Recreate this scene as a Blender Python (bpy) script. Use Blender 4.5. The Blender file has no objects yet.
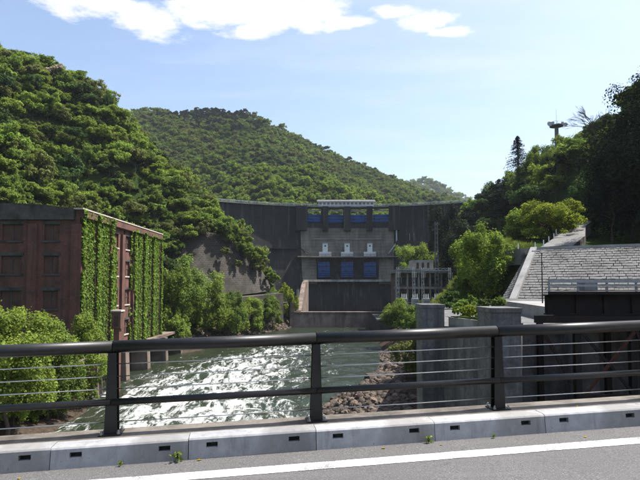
import bpy, bmesh, math, random
import numpy as np
from mathutils import Vector, Matrix, noise as mnoise

R = math.radians
random.seed(7)
rng = np.random.default_rng(11)
scene = bpy.context.scene
COL = scene.collection

# ------------------------------------------------------------------ camera
CZ = 14.0                      # eye height above the river
F = 500.0                      # focal length in photo pixels (640 wide)
PITCH = R(2.5)
SHIFT = 23.2 / 640.0
cam = bpy.data.cameras.new("camera")
cam.sensor_width = 36.0
cam.lens = F / 640.0 * 36.0
cam.shift_y = SHIFT
cam.clip_start = 0.1
cam.clip_end = 20000
camo = bpy.data.objects.new("camera", cam)
COL.objects.link(camo)
camo.location = (0, 0, CZ)
camo.rotation_euler = (R(90) + PITCH, 0, 0)
scene.camera = camo

# ------------------------------------------------------------------ sun, sky, exposure
SUN = Vector((0.47, 0.15, 0.87)).normalized()
sun = bpy.data.lights.new("sun", 'SUN')
sun.energy = 4.8
sun.angle = R(0.53)
sun.color = (1.0, 0.955, 0.88)
suno = bpy.data.objects.new("sun", sun)
COL.objects.link(suno)
suno.rotation_euler = (-SUN).to_track_quat('-Z', 'Y').to_euler()
suno.location = (60, 40, 120)

world = bpy.data.worlds.new("World")
scene.world = world
world.use_nodes = True
wt = world.node_tree
for n in list(wt.nodes):
    wt.nodes.remove(n)


class NT:
    """tiny helper for node graphs"""
    def __init__(self, tree):
        self.t = tree

    def n(self, typ, **kw):
        nd = self.t.nodes.new(typ)
        for k, v in kw.items():
            if k.startswith('i_'):
                nd.inputs[k[2:].replace('_', ' ')].default_value = v
            else:
                setattr(nd, k, v)
        return nd

    def l(self, a, b):
        self.t.links.new(a, b)

    def math(self, op, a, b=None, c=None, clamp=False):
        nd = self.t.nodes.new('ShaderNodeMath')
        nd.operation = op
        nd.use_clamp = clamp
        for i, v in enumerate((a, b, c)):
            if v is None:
                continue
            if isinstance(v, (int, float)):
                nd.inputs[i].default_value = v
            else:
                self.l(v, nd.inputs[i])
        return nd.outputs[0]

    def mix(self, fac, a, b, mode='MIX'):
        nd = self.t.nodes.new('ShaderNodeMix')
        nd.data_type = 'RGBA'
        nd.blend_type = mode
        if isinstance(fac, (int, float)):
            nd.inputs[0].default_value = fac
        else:
            self.l(fac, nd.inputs[0])
        for i, v in ((6, a), (7, b)):
            if isinstance(v, (tuple, list)):
                nd.inputs[i].default_value = tuple(v[:3]) + (1,)
            else:
                self.l(v, nd.inputs[i])
        return nd.outputs[2]

    def ramp(self, fac, stops):
        nd = self.t.nodes.new('ShaderNodeValToRGB')
        cr = nd.color_ramp
        while len(cr.elements) < len(stops):
            cr.elements.new(0.5)
        for e, (p, c) in zip(cr.elements, stops):
            e.position = p
            e.color = tuple(c[:3]) + (1,) if isinstance(c, (tuple, list)) else (c, c, c, 1)
        self.l(fac, nd.inputs[0])
        return nd.outputs[0]

    def noise(self, vec, scale, detail=4, rough=0.55, dist=0.0):
        nd = self.t.nodes.new('ShaderNodeTexNoise')
        nd.inputs['Scale'].default_value = scale
        nd.inputs['Detail'].default_value = detail
        nd.inputs['Roughness'].default_value = rough
        nd.inputs['Distortion'].default_value = dist
        if vec is not None:
            self.l(vec, nd.inputs['Vector'])
        return nd.outputs['Fac']

    def mapping(self, vec, scale=(1, 1, 1), loc=(0, 0, 0), rot=(0, 0, 0)):
        nd = self.t.nodes.new('ShaderNodeMapping')
        nd.inputs['Scale'].default_value = scale
        nd.inputs['Location'].default_value = loc
        nd.inputs['Rotation'].default_value = rot
        self.l(vec, nd.inputs['Vector'])
        return nd.outputs[0]


W = NT(wt)
sky = W.n('ShaderNodeTexSky', sky_type='NISHITA', sun_disc=False)
sky.sun_elevation = math.asin(SUN.z)
sky.sun_rotation = math.atan2(SUN.x, SUN.y)
sky.altitude = 60
sky.air_density = 1.05
sky.dust_density = 2.4
sky.ozone_density = 1.2
tc = W.n('ShaderNodeTexCoord')
sep = W.n('ShaderNodeSeparateXYZ')
W.l(tc.outputs['Generated'], sep.inputs[0])
zz = W.math('MAXIMUM', sep.outputs[2], 0.02)
cx = W.math('DIVIDE', sep.outputs[0], zz)      # position on a flat cloud deck
cy = W.math('ADD', W.math('DIVIDE', sep.outputs[1], zz), 0.035)
comb = W.n('ShaderNodeCombineXYZ')
W.l(cx, comb.inputs[0]); W.l(cy, comb.inputs[1])
deck = comb.outputs[0]


def blob(x, y, rx, ry):
    a = W.math('DIVIDE', W.math('SUBTRACT', cx, x), rx)
    b = W.math('DIVIDE', W.math('SUBTRACT', cy, y), ry)
    d = W.math('SQRT', W.math('ADD', W.math('MULTIPLY', a, a), W.math('MULTIPLY', b, b)))
    return W.math('SUBTRACT', 1.0, d)


m = None
for a in ((-0.80, 1.75, .22, .15), (-0.66, 1.88, .17, .17), (-0.36, 1.82, .26, .16), (-0.10, 1.84, .25, .17), (-0.28, 1.97, .13, .08),
          (0.09, 1.90, .13, .07), (0.28, 1.82, .11, .06), (0.40, 1.90, .14, .09), (0.51, 1.97, .10, .06)):
    b = blob(*a)
    m = b if m is None else W.math('MAXIMUM', m, b)
warp = W.noise(deck, 5.5, 7, 0.62)
fine = W.noise(deck, 16, 6, 0.6)
dens = W.math('ADD', W.math('MULTIPLY', m, 1.25), W.math('MULTIPLY', W.math('SUBTRACT', warp, 0.5), 2.6))
dens = W.math('ADD', dens, W.math('MULTIPLY', W.math('SUBTRACT', fine, 0.5), 0.7))
c1 = W.n('ShaderNodeMapRange', interpolation_type='SMOOTHSTEP', i_From_Min=-0.08, i_From_Max=0.72)
W.l(dens, c1.inputs['Value'])
# scattered fair-weather cloud over the rest of the sky
big = W.noise(deck, 0.9, 7, 0.58)
c2 = W.n('ShaderNodeMapRange', interpolation_type='SMOOTHSTEP', i_From_Min=0.60, i_From_Max=0.70)
W.l(big, c2.inputs['Value'])
over = W.n('ShaderNodeMapRange', interpolation_type='SMOOTHSTEP', i_From_Min=1.75, i_From_Max=1.5)
W.l(cy, over.inputs['Value'])
c2o = W.math('MULTIPLY', c2.outputs[0], over.outputs[0])
# thin cirrus veil
cir = W.noise(W.mapping(deck, (0.5, 1.6, 1), rot=(0, 0, 0.5)), 1.1, 6, 0.6)
c3 = W.n('ShaderNodeMapRange', interpolation_type='SMOOTHSTEP', i_From_Min=0.42, i_From_Max=0.80, i_To_Max=0.30)
W.l(cir, c3.inputs['Value'])
cl = W.math('MAXIMUM', W.math('MAXIMUM', c1.outputs[0], c2o), c3.outputs[0], clamp=True)
shade = W.ramp(W.noise(deck, 9, 5, 0.6), [(0.3, (4.2, 4.35, 4.5)), (0.62, (4.9, 4.9, 4.9))])
skyc = W.mix(cl, sky.outputs[0], shade)
bg = W.n('ShaderNodeBackground', i_Strength=0.125)
W.l(skyc, bg.inputs['Color'])
wo = W.n('ShaderNodeOutputWorld')
W.l(bg.outputs[0], wo.inputs['Surface'])

vs = scene.view_settings
vs.view_transform = 'Standard'
vs.look = 'None'
vs.gamma = 1.0
vs.exposure = 0.95
vs.use_curve_mapping = False
scene.cycles.max_bounces = 6
scene.cycles.diffuse_bounces = 3
scene.cycles.glossy_bounces = 2
scene.cycles.transmission_bounces = 3
scene.cycles.transparent_max_bounces = 4
scene.cycles.volume_bounces = 0
scene.cycles.caustics_reflective = False
scene.cycles.caustics_refractive = False
scene.cycles.use_denoising = True


# ------------------------------------------------------------------ helpers
def P(px, py, D):
    """world point on the ray through photo pixel (px, py) at depth Y = D"""
    v = Vector(((px - 320) / F, 1.0, (240 + 23.2 - py) / F))
    v = Matrix.Rotation(PITCH, 3, 'X') @ v
    v *= D / v.y
    return Vector((v.x, v.y, v.z + CZ))


def S(t):
    t = np.clip(t, 0, 1)
    return t * t * (3 - 2 * t)


def tag(o, label=None, cat=None, group=None, kind=None):
    if label: o['label'] = label
    if cat: o['category'] = cat
    if group: o['group'] = group
    if kind: o['kind'] = kind
    return o


def empty(name, loc=(0, 0, 0), rz=0.0):
    o = bpy.data.objects.new(name, None)
    COL.objects.link(o)
    o.location = loc
    o.rotation_euler = (0, 0, rz)
    o.empty_display_size = 0.3
    return o


def put(name, mesh, parent=None, loc=None):
    o = bpy.data.objects.new(name, mesh)
    COL.objects.link(o)
    if parent is not None:
        o.parent = parent
    if loc is not None:
        o.location = loc
    return o


def copy_tree(o, parent=None):
    c = o.copy()
    COL.objects.link(c)
    c.parent = parent
    for ch in o.children:
        copy_tree(ch, c)
    return c


class MB:
    def __init__(self):
        self.v = []
        self.f = []

    def quad(self, a, b, c, d):
        i = len(self.v)
        self.v += [tuple(a), tuple(b), tuple(c), tuple(d)]
        self.f.append((i, i + 1, i + 2, i + 3))
        return self

    def hexa(self, p):
        """8 points: bottom ring of four (ccw from above) then the top ring"""
        i = len(self.v)
        self.v += [tuple(q) for q in p]
        for f in ((3, 2, 1, 0), (4, 5, 6, 7), (0, 1, 5, 4), (1, 2, 6, 5), (2, 3, 7, 6), (3, 0, 4, 7)):
            self.f.append(tuple(i + k for k in f))
        return self

    def box(self, x0, x1, y0, y1, z0, z1):
        return self.hexa([(x0, y0, z0), (x1, y0, z0), (x1, y1, z0), (x0, y1, z0),
                          (x0, y0, z1), (x1, y0, z1), (x1, y1, z1), (x0, y1, z1)])

    def bar(self, a, b, w, h=None, up=(0, 0, 1)):
        """square-section bar from a to b"""
        a = Vector(a); b = Vector(b)
        h = w if h is None else h
        t = (b - a).normalized()
        u = Vector(up)
        if abs(t.dot(u)) > 0.98:
            u = Vector((0, 1, 0))
        s = t.cross(u).normalized()
        u = s.cross(t).normalized()
        i = len(self.v)
        for c in (a, b):
            for (k, q) in ((-1, -1), (1, -1), (1, 1), (-1, 1)):
                self.v.append(tuple(c + s * k * w / 2 + u * q * h / 2))
        for f in ((0, 1, 2, 3), (7, 6, 5, 4), (4, 5, 1, 0), (5, 6, 2, 1), (6, 7, 3, 2), (7, 4, 0, 3)):
            self.f.append(tuple(i + k for k in f))
        return self

    def tube(self, pts, rad, n=8, cap=True):
        pts = [Vector(p) for p in pts]
        if not hasattr(rad, '__len__'):
            rad = [rad] * len(pts)
        base = len(self.v)
        ref = Vector((0, 0, 1))
        for k, p in enumerate(pts):
            t = (pts[min(k + 1, len(pts) - 1)] - pts[max(k - 1, 0)]).normalized()
            rf = ref if abs(t.dot(ref)) < 0.95 else Vector((1, 0, 0))
            s = t.cross(rf).normalized()
            u = s.cross(t).normalized()
            for j in range(n):
                a = 2 * math.pi * j / n
                self.v.append(tuple(p + (s * math.cos(a) + u * math.sin(a)) * rad[k]))
        for k in range(len(pts) - 1):
            for j in range(n):
                a = base + k * n + j
                b = base + k * n + (j + 1) % n
                self.f.append((a, a + n, b + n, b))
        if cap:
            self.f.append(tuple(base + j for j in range(n)))
            self.f.append(tuple(base + (len(pts) - 1) * n + j for j in reversed(range(n))))
        return self

    def prism(self, poly, z0, z1):
        """vertical prism over an xy polygon (ccw)"""
        i = len(self.v)
        n = len(poly)
        self.v += [(x, y, z0) for x, y in poly] + [(x, y, z1) for x, y in poly]
        self.f.append(tuple(i + k for k in reversed(range(n))))
        self.f.append(tuple(i + n + k for k in range(n)))
        for k in range(n):
            q = (k + 1) % n
            self.f.append((i + k, i + q, i + n + q, i + n + k))
        return self

    def mesh(self, name, mat, smooth=False, bevel=0.0):
        me = bpy.data.meshes.new(name)
        me.from_pydata(self.v, [], self.f)
        if bevel:
            bm = bmesh.new()
            bm.from_mesh(me)
            bmesh.ops.remove_doubles(bm, verts=bm.verts, dist=1e-5)
            bmesh.ops.bevel(bm, geom=list(bm.edges), offset=bevel, segments=2, affect='EDGES', profile=0.6)
            bm.to_mesh(me)
            bm.free()
        me.materials.append(mat)
        if smooth:
            me.polygons.foreach_set('use_smooth', [True] * len(me.polygons))
        me.update()
        return me

    def build(self, name, mat, parent=None, smooth=False, bevel=0.0):
        return put(name, self.mesh(name, mat, smooth, bevel), parent)


# ------------------------------------------------------------------ materials
def new_mat(name):
    mt = bpy.data.materials.new(name)
    mt.use_nodes = True
    t = NT(mt.node_tree)
    bs = mt.node_tree.nodes['Principled BSDF']
    co = t.n('ShaderNodeTexCoord')
    return mt, t, bs, co.outputs['Object']


def surf(name, c1, c2, scale=2.0, rough=0.85, bump=0.25, bscale=None, stain=None, stain_scale=0.3, streak=0.0,
         metal=0.0, spec=0.3, bdist=0.02, lifts=None, lime=None):
    """mottled surface: two tones by noise, an optional stain colour in large patches or vertical streaks, a bump"""
    mt, t, bs, co = new_mat(name)
    n1 = t.noise(co, scale, 6, 0.62)
    col = t.mix(t.ramp(n1, [(0.33, 0.0), (0.67, 1.0)]), c1, c2)
    if stain is not None:
        n2 = t.noise(co, stain_scale, 5, 0.6)
        col = t.mix(t.ramp(n2, [(0.48, 0.0), (0.66, 0.85)]), col, stain)
        if streak:
            n3 = t.noise(t.mapping(co, (streak, streak, streak * 0.06)), 1.0, 5, 0.65)
            col = t.mix(t.ramp(n3, [(0.47, 0.0), (0.68, 0.9)]), col, stain)
    if lime is not None:
        n4 = t.noise(t.mapping(co, (.5, .5, .02), (31, 7, 0)), 1.0, 4, 0.6)
        col = t.mix(t.ramp(n4, [(0.55, 0.0), (0.70, 0.8)]), col, lime)
    if lifts is not None:
        sx = t.n('ShaderNodeSeparateXYZ'); t.l(co, sx.inputs[0])
        cb = t.n('ShaderNodeCombineXYZ'); t.l(sx.outputs[0], cb.inputs[0]); t.l(sx.outputs[2], cb.inputs[1])
        br = t.n('ShaderNodeTexBrick', i_Scale=lifts)
        br.offset = 0.0
        br.inputs['Mortar Size'].default_value = 0.012
        br.inputs['Brick Width'].default_value = 3.0
        t.l(cb.outputs[0], br.inputs['Vector'])
        col = t.mix(t.math('MULTIPLY', br.outputs['Fac'], 0.5), col, (0.03, 0.03, 0.032))
    t.l(col, bs.inputs['Base Color'])
    bs.inputs['Roughness'].default_value = rough
    bs.inputs['Metallic'].default_value = metal
    bs.inputs['Specular IOR Level'].default_value = spec
    if bump:
        b = t.n('ShaderNodeBump', i_Strength=bump, i_Distance=bdist)
        t.l(t.noise(co, bscale or scale * 6, 4, 0.6), b.inputs['Height'])
        t.l(b.outputs[0], bs.inputs['Normal'])
    return mt


def leaf_mat(name, c, var=0.35, trans=0.38, yellow=None):
    mt, t, bs, co = new_mat(name)
    at = t.n('ShaderNodeAttribute', attribute_name='col')
    oi = t.n('ShaderNodeObjectInfo')
    base = t.mix(t.ramp(oi.outputs['Random'], [(0.0, 0.0), (1.0, 1.0)]), tuple(x * (1 - var) for x in c),
                 tuple(x * (1 + var) for x in c))
    if yellow is not None:
        r2 = t.math('FRACT', t.math('MULTIPLY', oi.outputs['Random'], 7.13))
        base = t.mix(t.math('MULTIPLY', r2, 0.75), base, yellow)
    col = t.mix(1.0, base, at.outputs['Color'], 'MULTIPLY')
    for n in list(t.t.nodes):
        if n.type == 'BSDF_PRINCIPLED':
            t.t.nodes.remove(n)
    d = t.n('ShaderNodeBsdfDiffuse')
    tr = t.n('ShaderNodeBsdfTranslucent')
    g = t.n('ShaderNodeBsdfGlossy', i_Roughness=0.6)
    g.inputs['Color'].default_value = (1, 1, 1, 1)
    t.l(col, d.inputs['Color'])
    t.l(t.mix(0.4, col, (c[0] * 1.5, c[1] * 1.25, c[2] * 0.4)), tr.inputs['Color'])
    m1 = t.n('ShaderNodeMixShader')
    m1.inputs[0].default_value = trans
    t.l(d.outputs[0], m1.inputs[1]); t.l(tr.outputs[0], m1.inputs[2])
    m2 = t.n('ShaderNodeMixShader')
    m2.inputs[0].default_value = 0.008
    t.l(m1.outputs[0], m2.inputs[1]); t.l(g.outputs[0], m2.inputs[2])
    out = [n for n in t.t.nodes if n.type == 'OUTPUT_MATERIAL'][0]
    t.l(m2.outputs[0], out.inputs['Surface'])
    return mt


def brick_mat(name, a, b, mortar, scale=3.2, stain=(0.035, 0.024, 0.02)):
    mt, t, bs, co = new_mat(name)
    sx = t.n('ShaderNodeSeparateXYZ')
    t.l(co, sx.inputs[0])
    cb = t.n('ShaderNodeCombineXYZ')
    t.l(t.math('ADD', sx.outputs[0], sx.outputs[1]), cb.inputs[0])
    t.l(sx.outputs[2], cb.inputs[1])
    br = t.n('ShaderNodeTexBrick', i_Scale=scale)
    br.inputs['Color1'].default_value = a + (1,)
    br.inputs['Color2'].default_value = b + (1,)
    br.inputs['Mortar'].default_value = mortar + (1,)
    br.inputs['Mortar Size'].default_value = 0.02
    t.l(cb.outputs[0], br.inputs['Vector'])
    n2 = t.noise(co, 0.45, 6, 0.65)
    col = t.mix(t.ramp(n2, [(0.42, 0.0), (0.7, 0.75)]), br.outputs['Color'], stain)
    n3 = t.noise(t.mapping(co, (1.3, 1.3, 0.1)), 1.0, 5, 0.65)
    col = t.mix(t.ramp(n3, [(0.5, 0.0), (0.72, 0.6)]), col, stain)
    t.l(col, bs.inputs['Base Color'])
    bs.inputs['Roughness'].default_value = 0.9
    b2 = t.n('ShaderNodeBump', i_Strength=0.4, i_Distance=0.015)
    t.l(br.outputs['Fac'], b2.inputs['Height'])
    b2.invert = True
    t.l(b2.outputs[0], bs.inputs['Normal'])
    return mt


M = {}
M['concrete'] = surf('weathered_concrete', (0.24, 0.235, 0.22), (0.33, 0.325, 0.31), 1.4, stain=(0.13, 0.125, 0.11), stain_scale=0.25, streak=0.7)
M['dam_dark'] = surf('dark_stained_dam_concrete', (0.019, 0.019, 0.020), (0.036, 0.035, 0.034), 0.35, stain=(0.009, 0.009, 0.010), stain_scale=0.05, streak=0.30, bdist=0.1, lifts=.12, lime=(0.10, 0.096, 0.088))
M['dam_light'] = surf('spillway_panel_concrete', (0.165, 0.150, 0.125), (0.225, 0.205, 0.172), 0.3, stain=(0.095, 0.085, 0.07), stain_scale=0.08, streak=0.4, bdist=0.1, lifts=.16)
M['weir'] = surf('brown_wet_concrete', (0.16, 0.12, 0.10), (0.24, 0.19, 0.16), 0.5, stain=(0.08, 0.06, 0.05), stain_scale=0.15, streak=0.5)
M['blue'] = surf('blue_gate_paint', (0.012, 0.090, 0.34), (0.02, 0.125, 0.44), 1.0, rough=0.5, bump=0.05, stain=(0.02, 0.04, 0.09), stain_scale=0.5)
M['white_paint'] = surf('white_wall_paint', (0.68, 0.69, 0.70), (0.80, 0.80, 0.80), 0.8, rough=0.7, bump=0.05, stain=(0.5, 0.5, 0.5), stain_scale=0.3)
M['blue_dark'] = surf('shaded_blue_sluice_paint', (0.008, 0.045, 0.16), (0.012, 0.07, 0.24), 1.0, rough=0.5, bump=0.05, stain=(0.012, 0.02, 0.04), stain_scale=0.5)  # darker copy of the gate blue, shade of the sluice bay in its colour
M['glass'] = surf('dark_window_glass', (0.015, 0.018, 0.022), (0.03, 0.034, 0.04), 1.0, rough=0.12, bump=0, spec=0.5)
M['roof_grey'] = surf('grey_roof_sheet', (0.16, 0.165, 0.175), (0.22, 0.225, 0.23), 0.7, rough=0.6)
M['brick'] = brick_mat('old_red_brick', (0.125, 0.047, 0.034), (0.185, 0.074, 0.055), (0.125, 0.086, 0.07))
M['infill'] = brick_mat('bricked_up_window', (0.105, 0.045, 0.035), (0.15, 0.066, 0.052), (0.105, 0.078, 0.065), 4.0)
M['stone_band'] = surf('dark_cornice_concrete', (0.055, 0.052, 0.05), (0.10, 0.095, 0.09), 1.2, stain=(0.03, 0.028, 0.026), stain_scale=0.5)
M['sill'] = surf('pale_sill_stone', (0.40, 0.36, 0.31), (0.52, 0.47, 0.41), 2.0)
M['wood_dark'] = surf('dark_window_board', (0.035, 0.028, 0.025), (0.07, 0.05, 0.04), 3.0)
M['rail'] = surf('dark_bronze_rail_paint', (0.010, 0.0095, 0.0095), (0.018, 0.017, 0.017), 14.0, rough=0.42, bump=0.04, spec=0.45)
M['cable'] = surf('steel_cable', (0.55, 0.54, 0.52), (0.7, 0.69, 0.67), 30.0, rough=0.3, bump=0.0, metal=0.9)
M['bolt'] = surf('galvanised_bolt', (0.35, 0.35, 0.35), (0.5, 0.5, 0.49), 30.0, rough=0.45, metal=0.7)
M['kerb'] = surf('kerb_concrete', (0.31, 0.318, 0.335), (0.40, 0.408, 0.42), 9.0, rough=0.8, bump=0.2, bscale=120, stain=(0.22, 0.215, 0.21), stain_scale=1.6, bdist=0.004)
M['slot'] = surf('dark_slot', (0.012, 0.012, 0.012), (0.03, 0.03, 0.03), 20.0)  # near-black backing: shade inside the kerb holes put into the colour
M['ledge'] = surf('brown_weathered_ledge', (0.12, 0.105, 0.088), (0.19, 0.17, 0.148), 7.0, bump=0.5, bscale=60, stain=(0.06, 0.052, 0.042), stain_scale=2.2, bdist=0.008)
M['line'] = surf('worn_white_line', (0.72, 0.72, 0.70), (0.84, 0.84, 0.82), 40.0, rough=0.7, bump=0.3, bscale=260, stain=(0.48, 0.47, 0.45), stain_scale=5.0, bdist=0.003)
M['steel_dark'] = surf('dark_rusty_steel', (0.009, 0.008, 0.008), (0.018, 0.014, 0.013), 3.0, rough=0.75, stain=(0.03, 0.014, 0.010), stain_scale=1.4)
M['steel_rust'] = surf('red_rust_brace', (0.045, 0.016, 0.011), (0.08, 0.028, 0.018), 4.0, rough=0.8)
M['steel_grey'] = surf('galvanised_steel', (0.32, 0.33, 0.35), (0.44, 0.45, 0.47), 5.0, rough=0.5, metal=0.4, bump=0.05)
M['steel_pale'] = surf('pale_grey_steel', (0.40, 0.41, 0.42), (0.52, 0.53, 0.54), 3.0, rough=0.5, bump=0.05)
M['steel_mid'] = surf('mid_grey_steel', (0.10, 0.10, 0.105), (0.16, 0.16, 0.165), 3.0, rough=0.6, bump=0.05)
M['pillar'] = surf('grey_exposed_concrete', (0.105, 0.105, 0.106), (0.185, 0.184, 0.183), 5.0, stain=(0.065, 0.064, 0.063), stain_scale=0.7, streak=1.5)
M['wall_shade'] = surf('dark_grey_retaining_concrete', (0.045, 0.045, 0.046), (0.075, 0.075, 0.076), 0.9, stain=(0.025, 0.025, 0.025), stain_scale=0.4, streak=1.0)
M['block'] = surf('pale_step_block_concrete', (0.15, 0.147, 0.142), (0.22, 0.215, 0.208), 1.3, stain=(0.10, 0.096, 0.09), stain_scale=0.5)
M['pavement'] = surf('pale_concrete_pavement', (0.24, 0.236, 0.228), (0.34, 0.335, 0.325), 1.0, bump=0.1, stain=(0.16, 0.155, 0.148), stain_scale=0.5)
M['upper_road'] = surf('worn_grey_road', (0.13, 0.128, 0.125), (0.19, 0.187, 0.183), 0.8, bump=0.1)
M['bark'] = surf('tree_bark', (0.055, 0.043, 0.033), (0.11, 0.09, 0.07), 4.0, bump=0.6)
M['rock'] = surf('brown_river_rock', (0.06, 0.046, 0.038), (0.16, 0.128, 0.105), 0.55, bump=0.6, bscale=5.0, bdist=0.06)
M['ceramic'] = surf('white_insulator', (0.62, 0.62, 0.6), (0.75, 0.75, 0.73), 5.0, rough=0.3, bump=0)

_nt = NT(M['rock'].node_tree)
_bs = M['rock'].node_tree.nodes['Principled BSDF']
_lk = _bs.inputs['Base Color'].links[0].from_socket
_oi = _nt.n('ShaderNodeObjectInfo')
_nt.l(_nt.mix(1.0, _lk, _nt.ramp(_oi.outputs['Random'], [(0.0, (0.45, 0.42, 0.40)), (0.6, (0.95, 0.92, 0.9)), (1.0, (1.7, 1.6, 1.5))]), 'MULTIPLY'), _bs.inputs['Base Color'])

_nt = NT(M['kerb'].node_tree)
_bs = M['kerb'].node_tree.nodes['Principled BSDF']
_lk = _bs.inputs['Base Color'].links[0].from_socket
_oi = _nt.n('ShaderNodeObjectInfo')
_co = _nt.n('ShaderNodeTexCoord').outputs['Object']
_ge = _nt.n('ShaderNodeNewGeometry').outputs['Position']
_c = _nt.mix(1.0, _lk, _nt.ramp(_oi.outputs['Random'], [(0.0, (0.84, 0.84, 0.85)), (1.0, (1.10, 1.09, 1.07))]), 'MULTIPLY')
_c = _nt.mix(_nt.ramp(_nt.noise(_nt.mapping(_ge, (9, 9, 1.1)), 1.0, 5, 0.7), [(0.52, 0.0), (0.74, 0.6)]), _c, (0.15, 0.145, 0.135))
_c = _nt.mix(_nt.ramp(_nt.noise(_ge, 38, 3, 0.6), [(0.66, 0.0), (0.76, 0.7)]), _c, (0.10, 0.10, 0.095))
_nt.l(_c, _bs.inputs['Base Color'])
_nt = NT(M['line'].node_tree)
_bs = M['line'].node_tree.nodes['Principled BSDF']
_lk = _bs.inputs['Base Color'].links[0].from_socket
_co = _nt.n('ShaderNodeTexCoord').outputs['Object']
_w = _nt.math('ADD', _nt.math('MULTIPLY', _nt.noise(_co, 95, 3, 0.7), 0.6), _nt.math('MULTIPLY', _nt.noise(_co, 2.6, 4, 0.6), 0.5))
_nt.l(_nt.mix(_nt.ramp(_w, [(0.535, 0.0), (0.62, 0.9)]), _lk, (0.13, 0.128, 0.126)), _bs.inputs['Base Color'])

# asphalt with aggregate speckle
mt, t, bs, co = new_mat('grey_asphalt')
n1 = t.noise(co, 75, 4, 0.75)
col = t.ramp(n1, [(0.28, (0.035, 0.034, 0.036)), (0.46, (0.085, 0.082, 0.083)), (0.60, (0.135, 0.130, 0.130)), (0.74, (0.32, 0.31, 0.31))])
n2 = t.noise(co, 0.9, 5, 0.6)
col = t.mix(t.ramp(n2, [(0.35, 0.0), (0.7, 0.45)]), col, (0.075, 0.072, 0.072))
vo = t.n('ShaderNodeTexVoronoi', feature='DISTANCE_TO_EDGE', i_Scale=0.55)
wco = t.n('ShaderNodeVectorMath', operation='ADD')
nz = t.n('ShaderNodeTexNoise', i_Scale=1.7, i_Detail=5.0); t.l(co, nz.inputs['Vector'])
t.l(co, wco.inputs[0]); t.l(nz.outputs['Color'], wco.inputs[1]); t.l(wco.outputs[0], vo.inputs['Vector'])
crk = t.math('MULTIPLY', t.ramp(vo.outputs['Distance'], [(0.0, 1.0), (0.006, 0.0)]), t.ramp(t.noise(co, .45, 3), [(.45, 0.0), (.6, .8)]))
col = t.mix(crk, col, (0.02, 0.02, 0.02))
n5 = t.noise(co, 13, 4, 0.7)
col = t.mix(t.ramp(n5, [(0.58, 0.0), (0.72, 0.55)]), col, (0.045, 0.043, 0.042))
n3 = t.noise(t.mapping(co, (0.25, 3.0, 1), rot=(0, 0, -R(8.6))), 1.4, 4, 0.6)
col = t.mix(t.ramp(n3, [(0.55, 0.0), (0.75, 0.35)]), col, (0.15, 0.145, 0.14))
t.l(col, bs.inputs['Base Color'])
bs.inputs['Roughness'].default_value = 0.88
b = t.n('ShaderNodeBump', i_Strength=0.5, i_Distance=0.006)
t.l(n1, b.inputs['Height']); t.l(b.outputs[0], bs.inputs['Normal'])
M['asphalt'] = mt

# old stone-block retaining wall
mt, t, bs, co = new_mat('stone_block_wall')
sx = t.n('ShaderNodeSeparateXYZ'); t.l(co, sx.inputs[0])
cb = t.n('ShaderNodeCombineXYZ')
t.l(t.math('ADD', sx.outputs[0], t.math('MULTIPLY', sx.outputs[1], 0.6)), cb.inputs[0]); t.l(sx.outputs[2], cb.inputs[1])
br = t.n('ShaderNodeTexBrick', i_Scale=0.42)
br.inputs['Color1'].default_value = (0.036, 0.029, 0.024, 1); br.inputs['Color2'].default_value = (0.075, 0.060, 0.051, 1)
br.inputs['Mortar'].default_value = (0.10, 0.085, 0.074, 1); br.inputs['Mortar Size'].default_value = 0.045
t.l(cb.outputs[0], br.inputs['Vector'])
col = t.mix(t.ramp(t.noise(co, 0.14, 6, 0.7), [(0.36, 0.0), (0.60, 0.9)]), br.outputs['Color'], (0.022, 0.021, 0.014))
t.l(col, bs.inputs['Base Color'])
bs.inputs['Roughness'].default_value = 0.95
b = t.n('ShaderNodeBump', i_Strength=0.8, i_Distance=0.25); b.invert = True
t.l(br.outputs['Fac'], b.inputs['Height']); t.l(b.outputs[0], bs.inputs['Normal'])
M['stone_wall'] = mt

# terrain: soil, leaf litter, low green growth
mt, t, bs, co = new_mat('wooded_ground')
n1 = t.noise(co, 0.35, 6, 0.65)
n2 = t.noise(co, 2.2, 6, 0.7)
at = t.n('ShaderNodeAttribute', attribute_name='gravel')
green = t.mix(t.ramp(n2, [(0.35, 0.0), (0.65, 1.0)]), (0.018, 0.032, 0.010), (0.05, 0.075, 0.02))
soil = t.mix(t.ramp(n2, [(0.3, 0.0), (0.7, 1.0)]), (0.035, 0.027, 0.02), (0.095, 0.074, 0.058))
col = t.mix(t.ramp(n1, [(0.62, 0.0), (0.8, 0.3)]), green, (0.05, 0.04, 0.028))
col = t.mix(at.outputs['Fac'], col, soil)
t.l(col, bs.inputs['Base Color'])
bs.inputs['Roughness'].default_value = 0.95
b = t.n('ShaderNodeBump', i_Strength=0.8, i_Distance=0.3)
t.l(n2, b.inputs['Height']); t.l(b.outputs[0], bs.inputs['Normal'])
bs.inputs['Specular IOR Level'].default_value = 0.0
M['ground'] = mt

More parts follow.
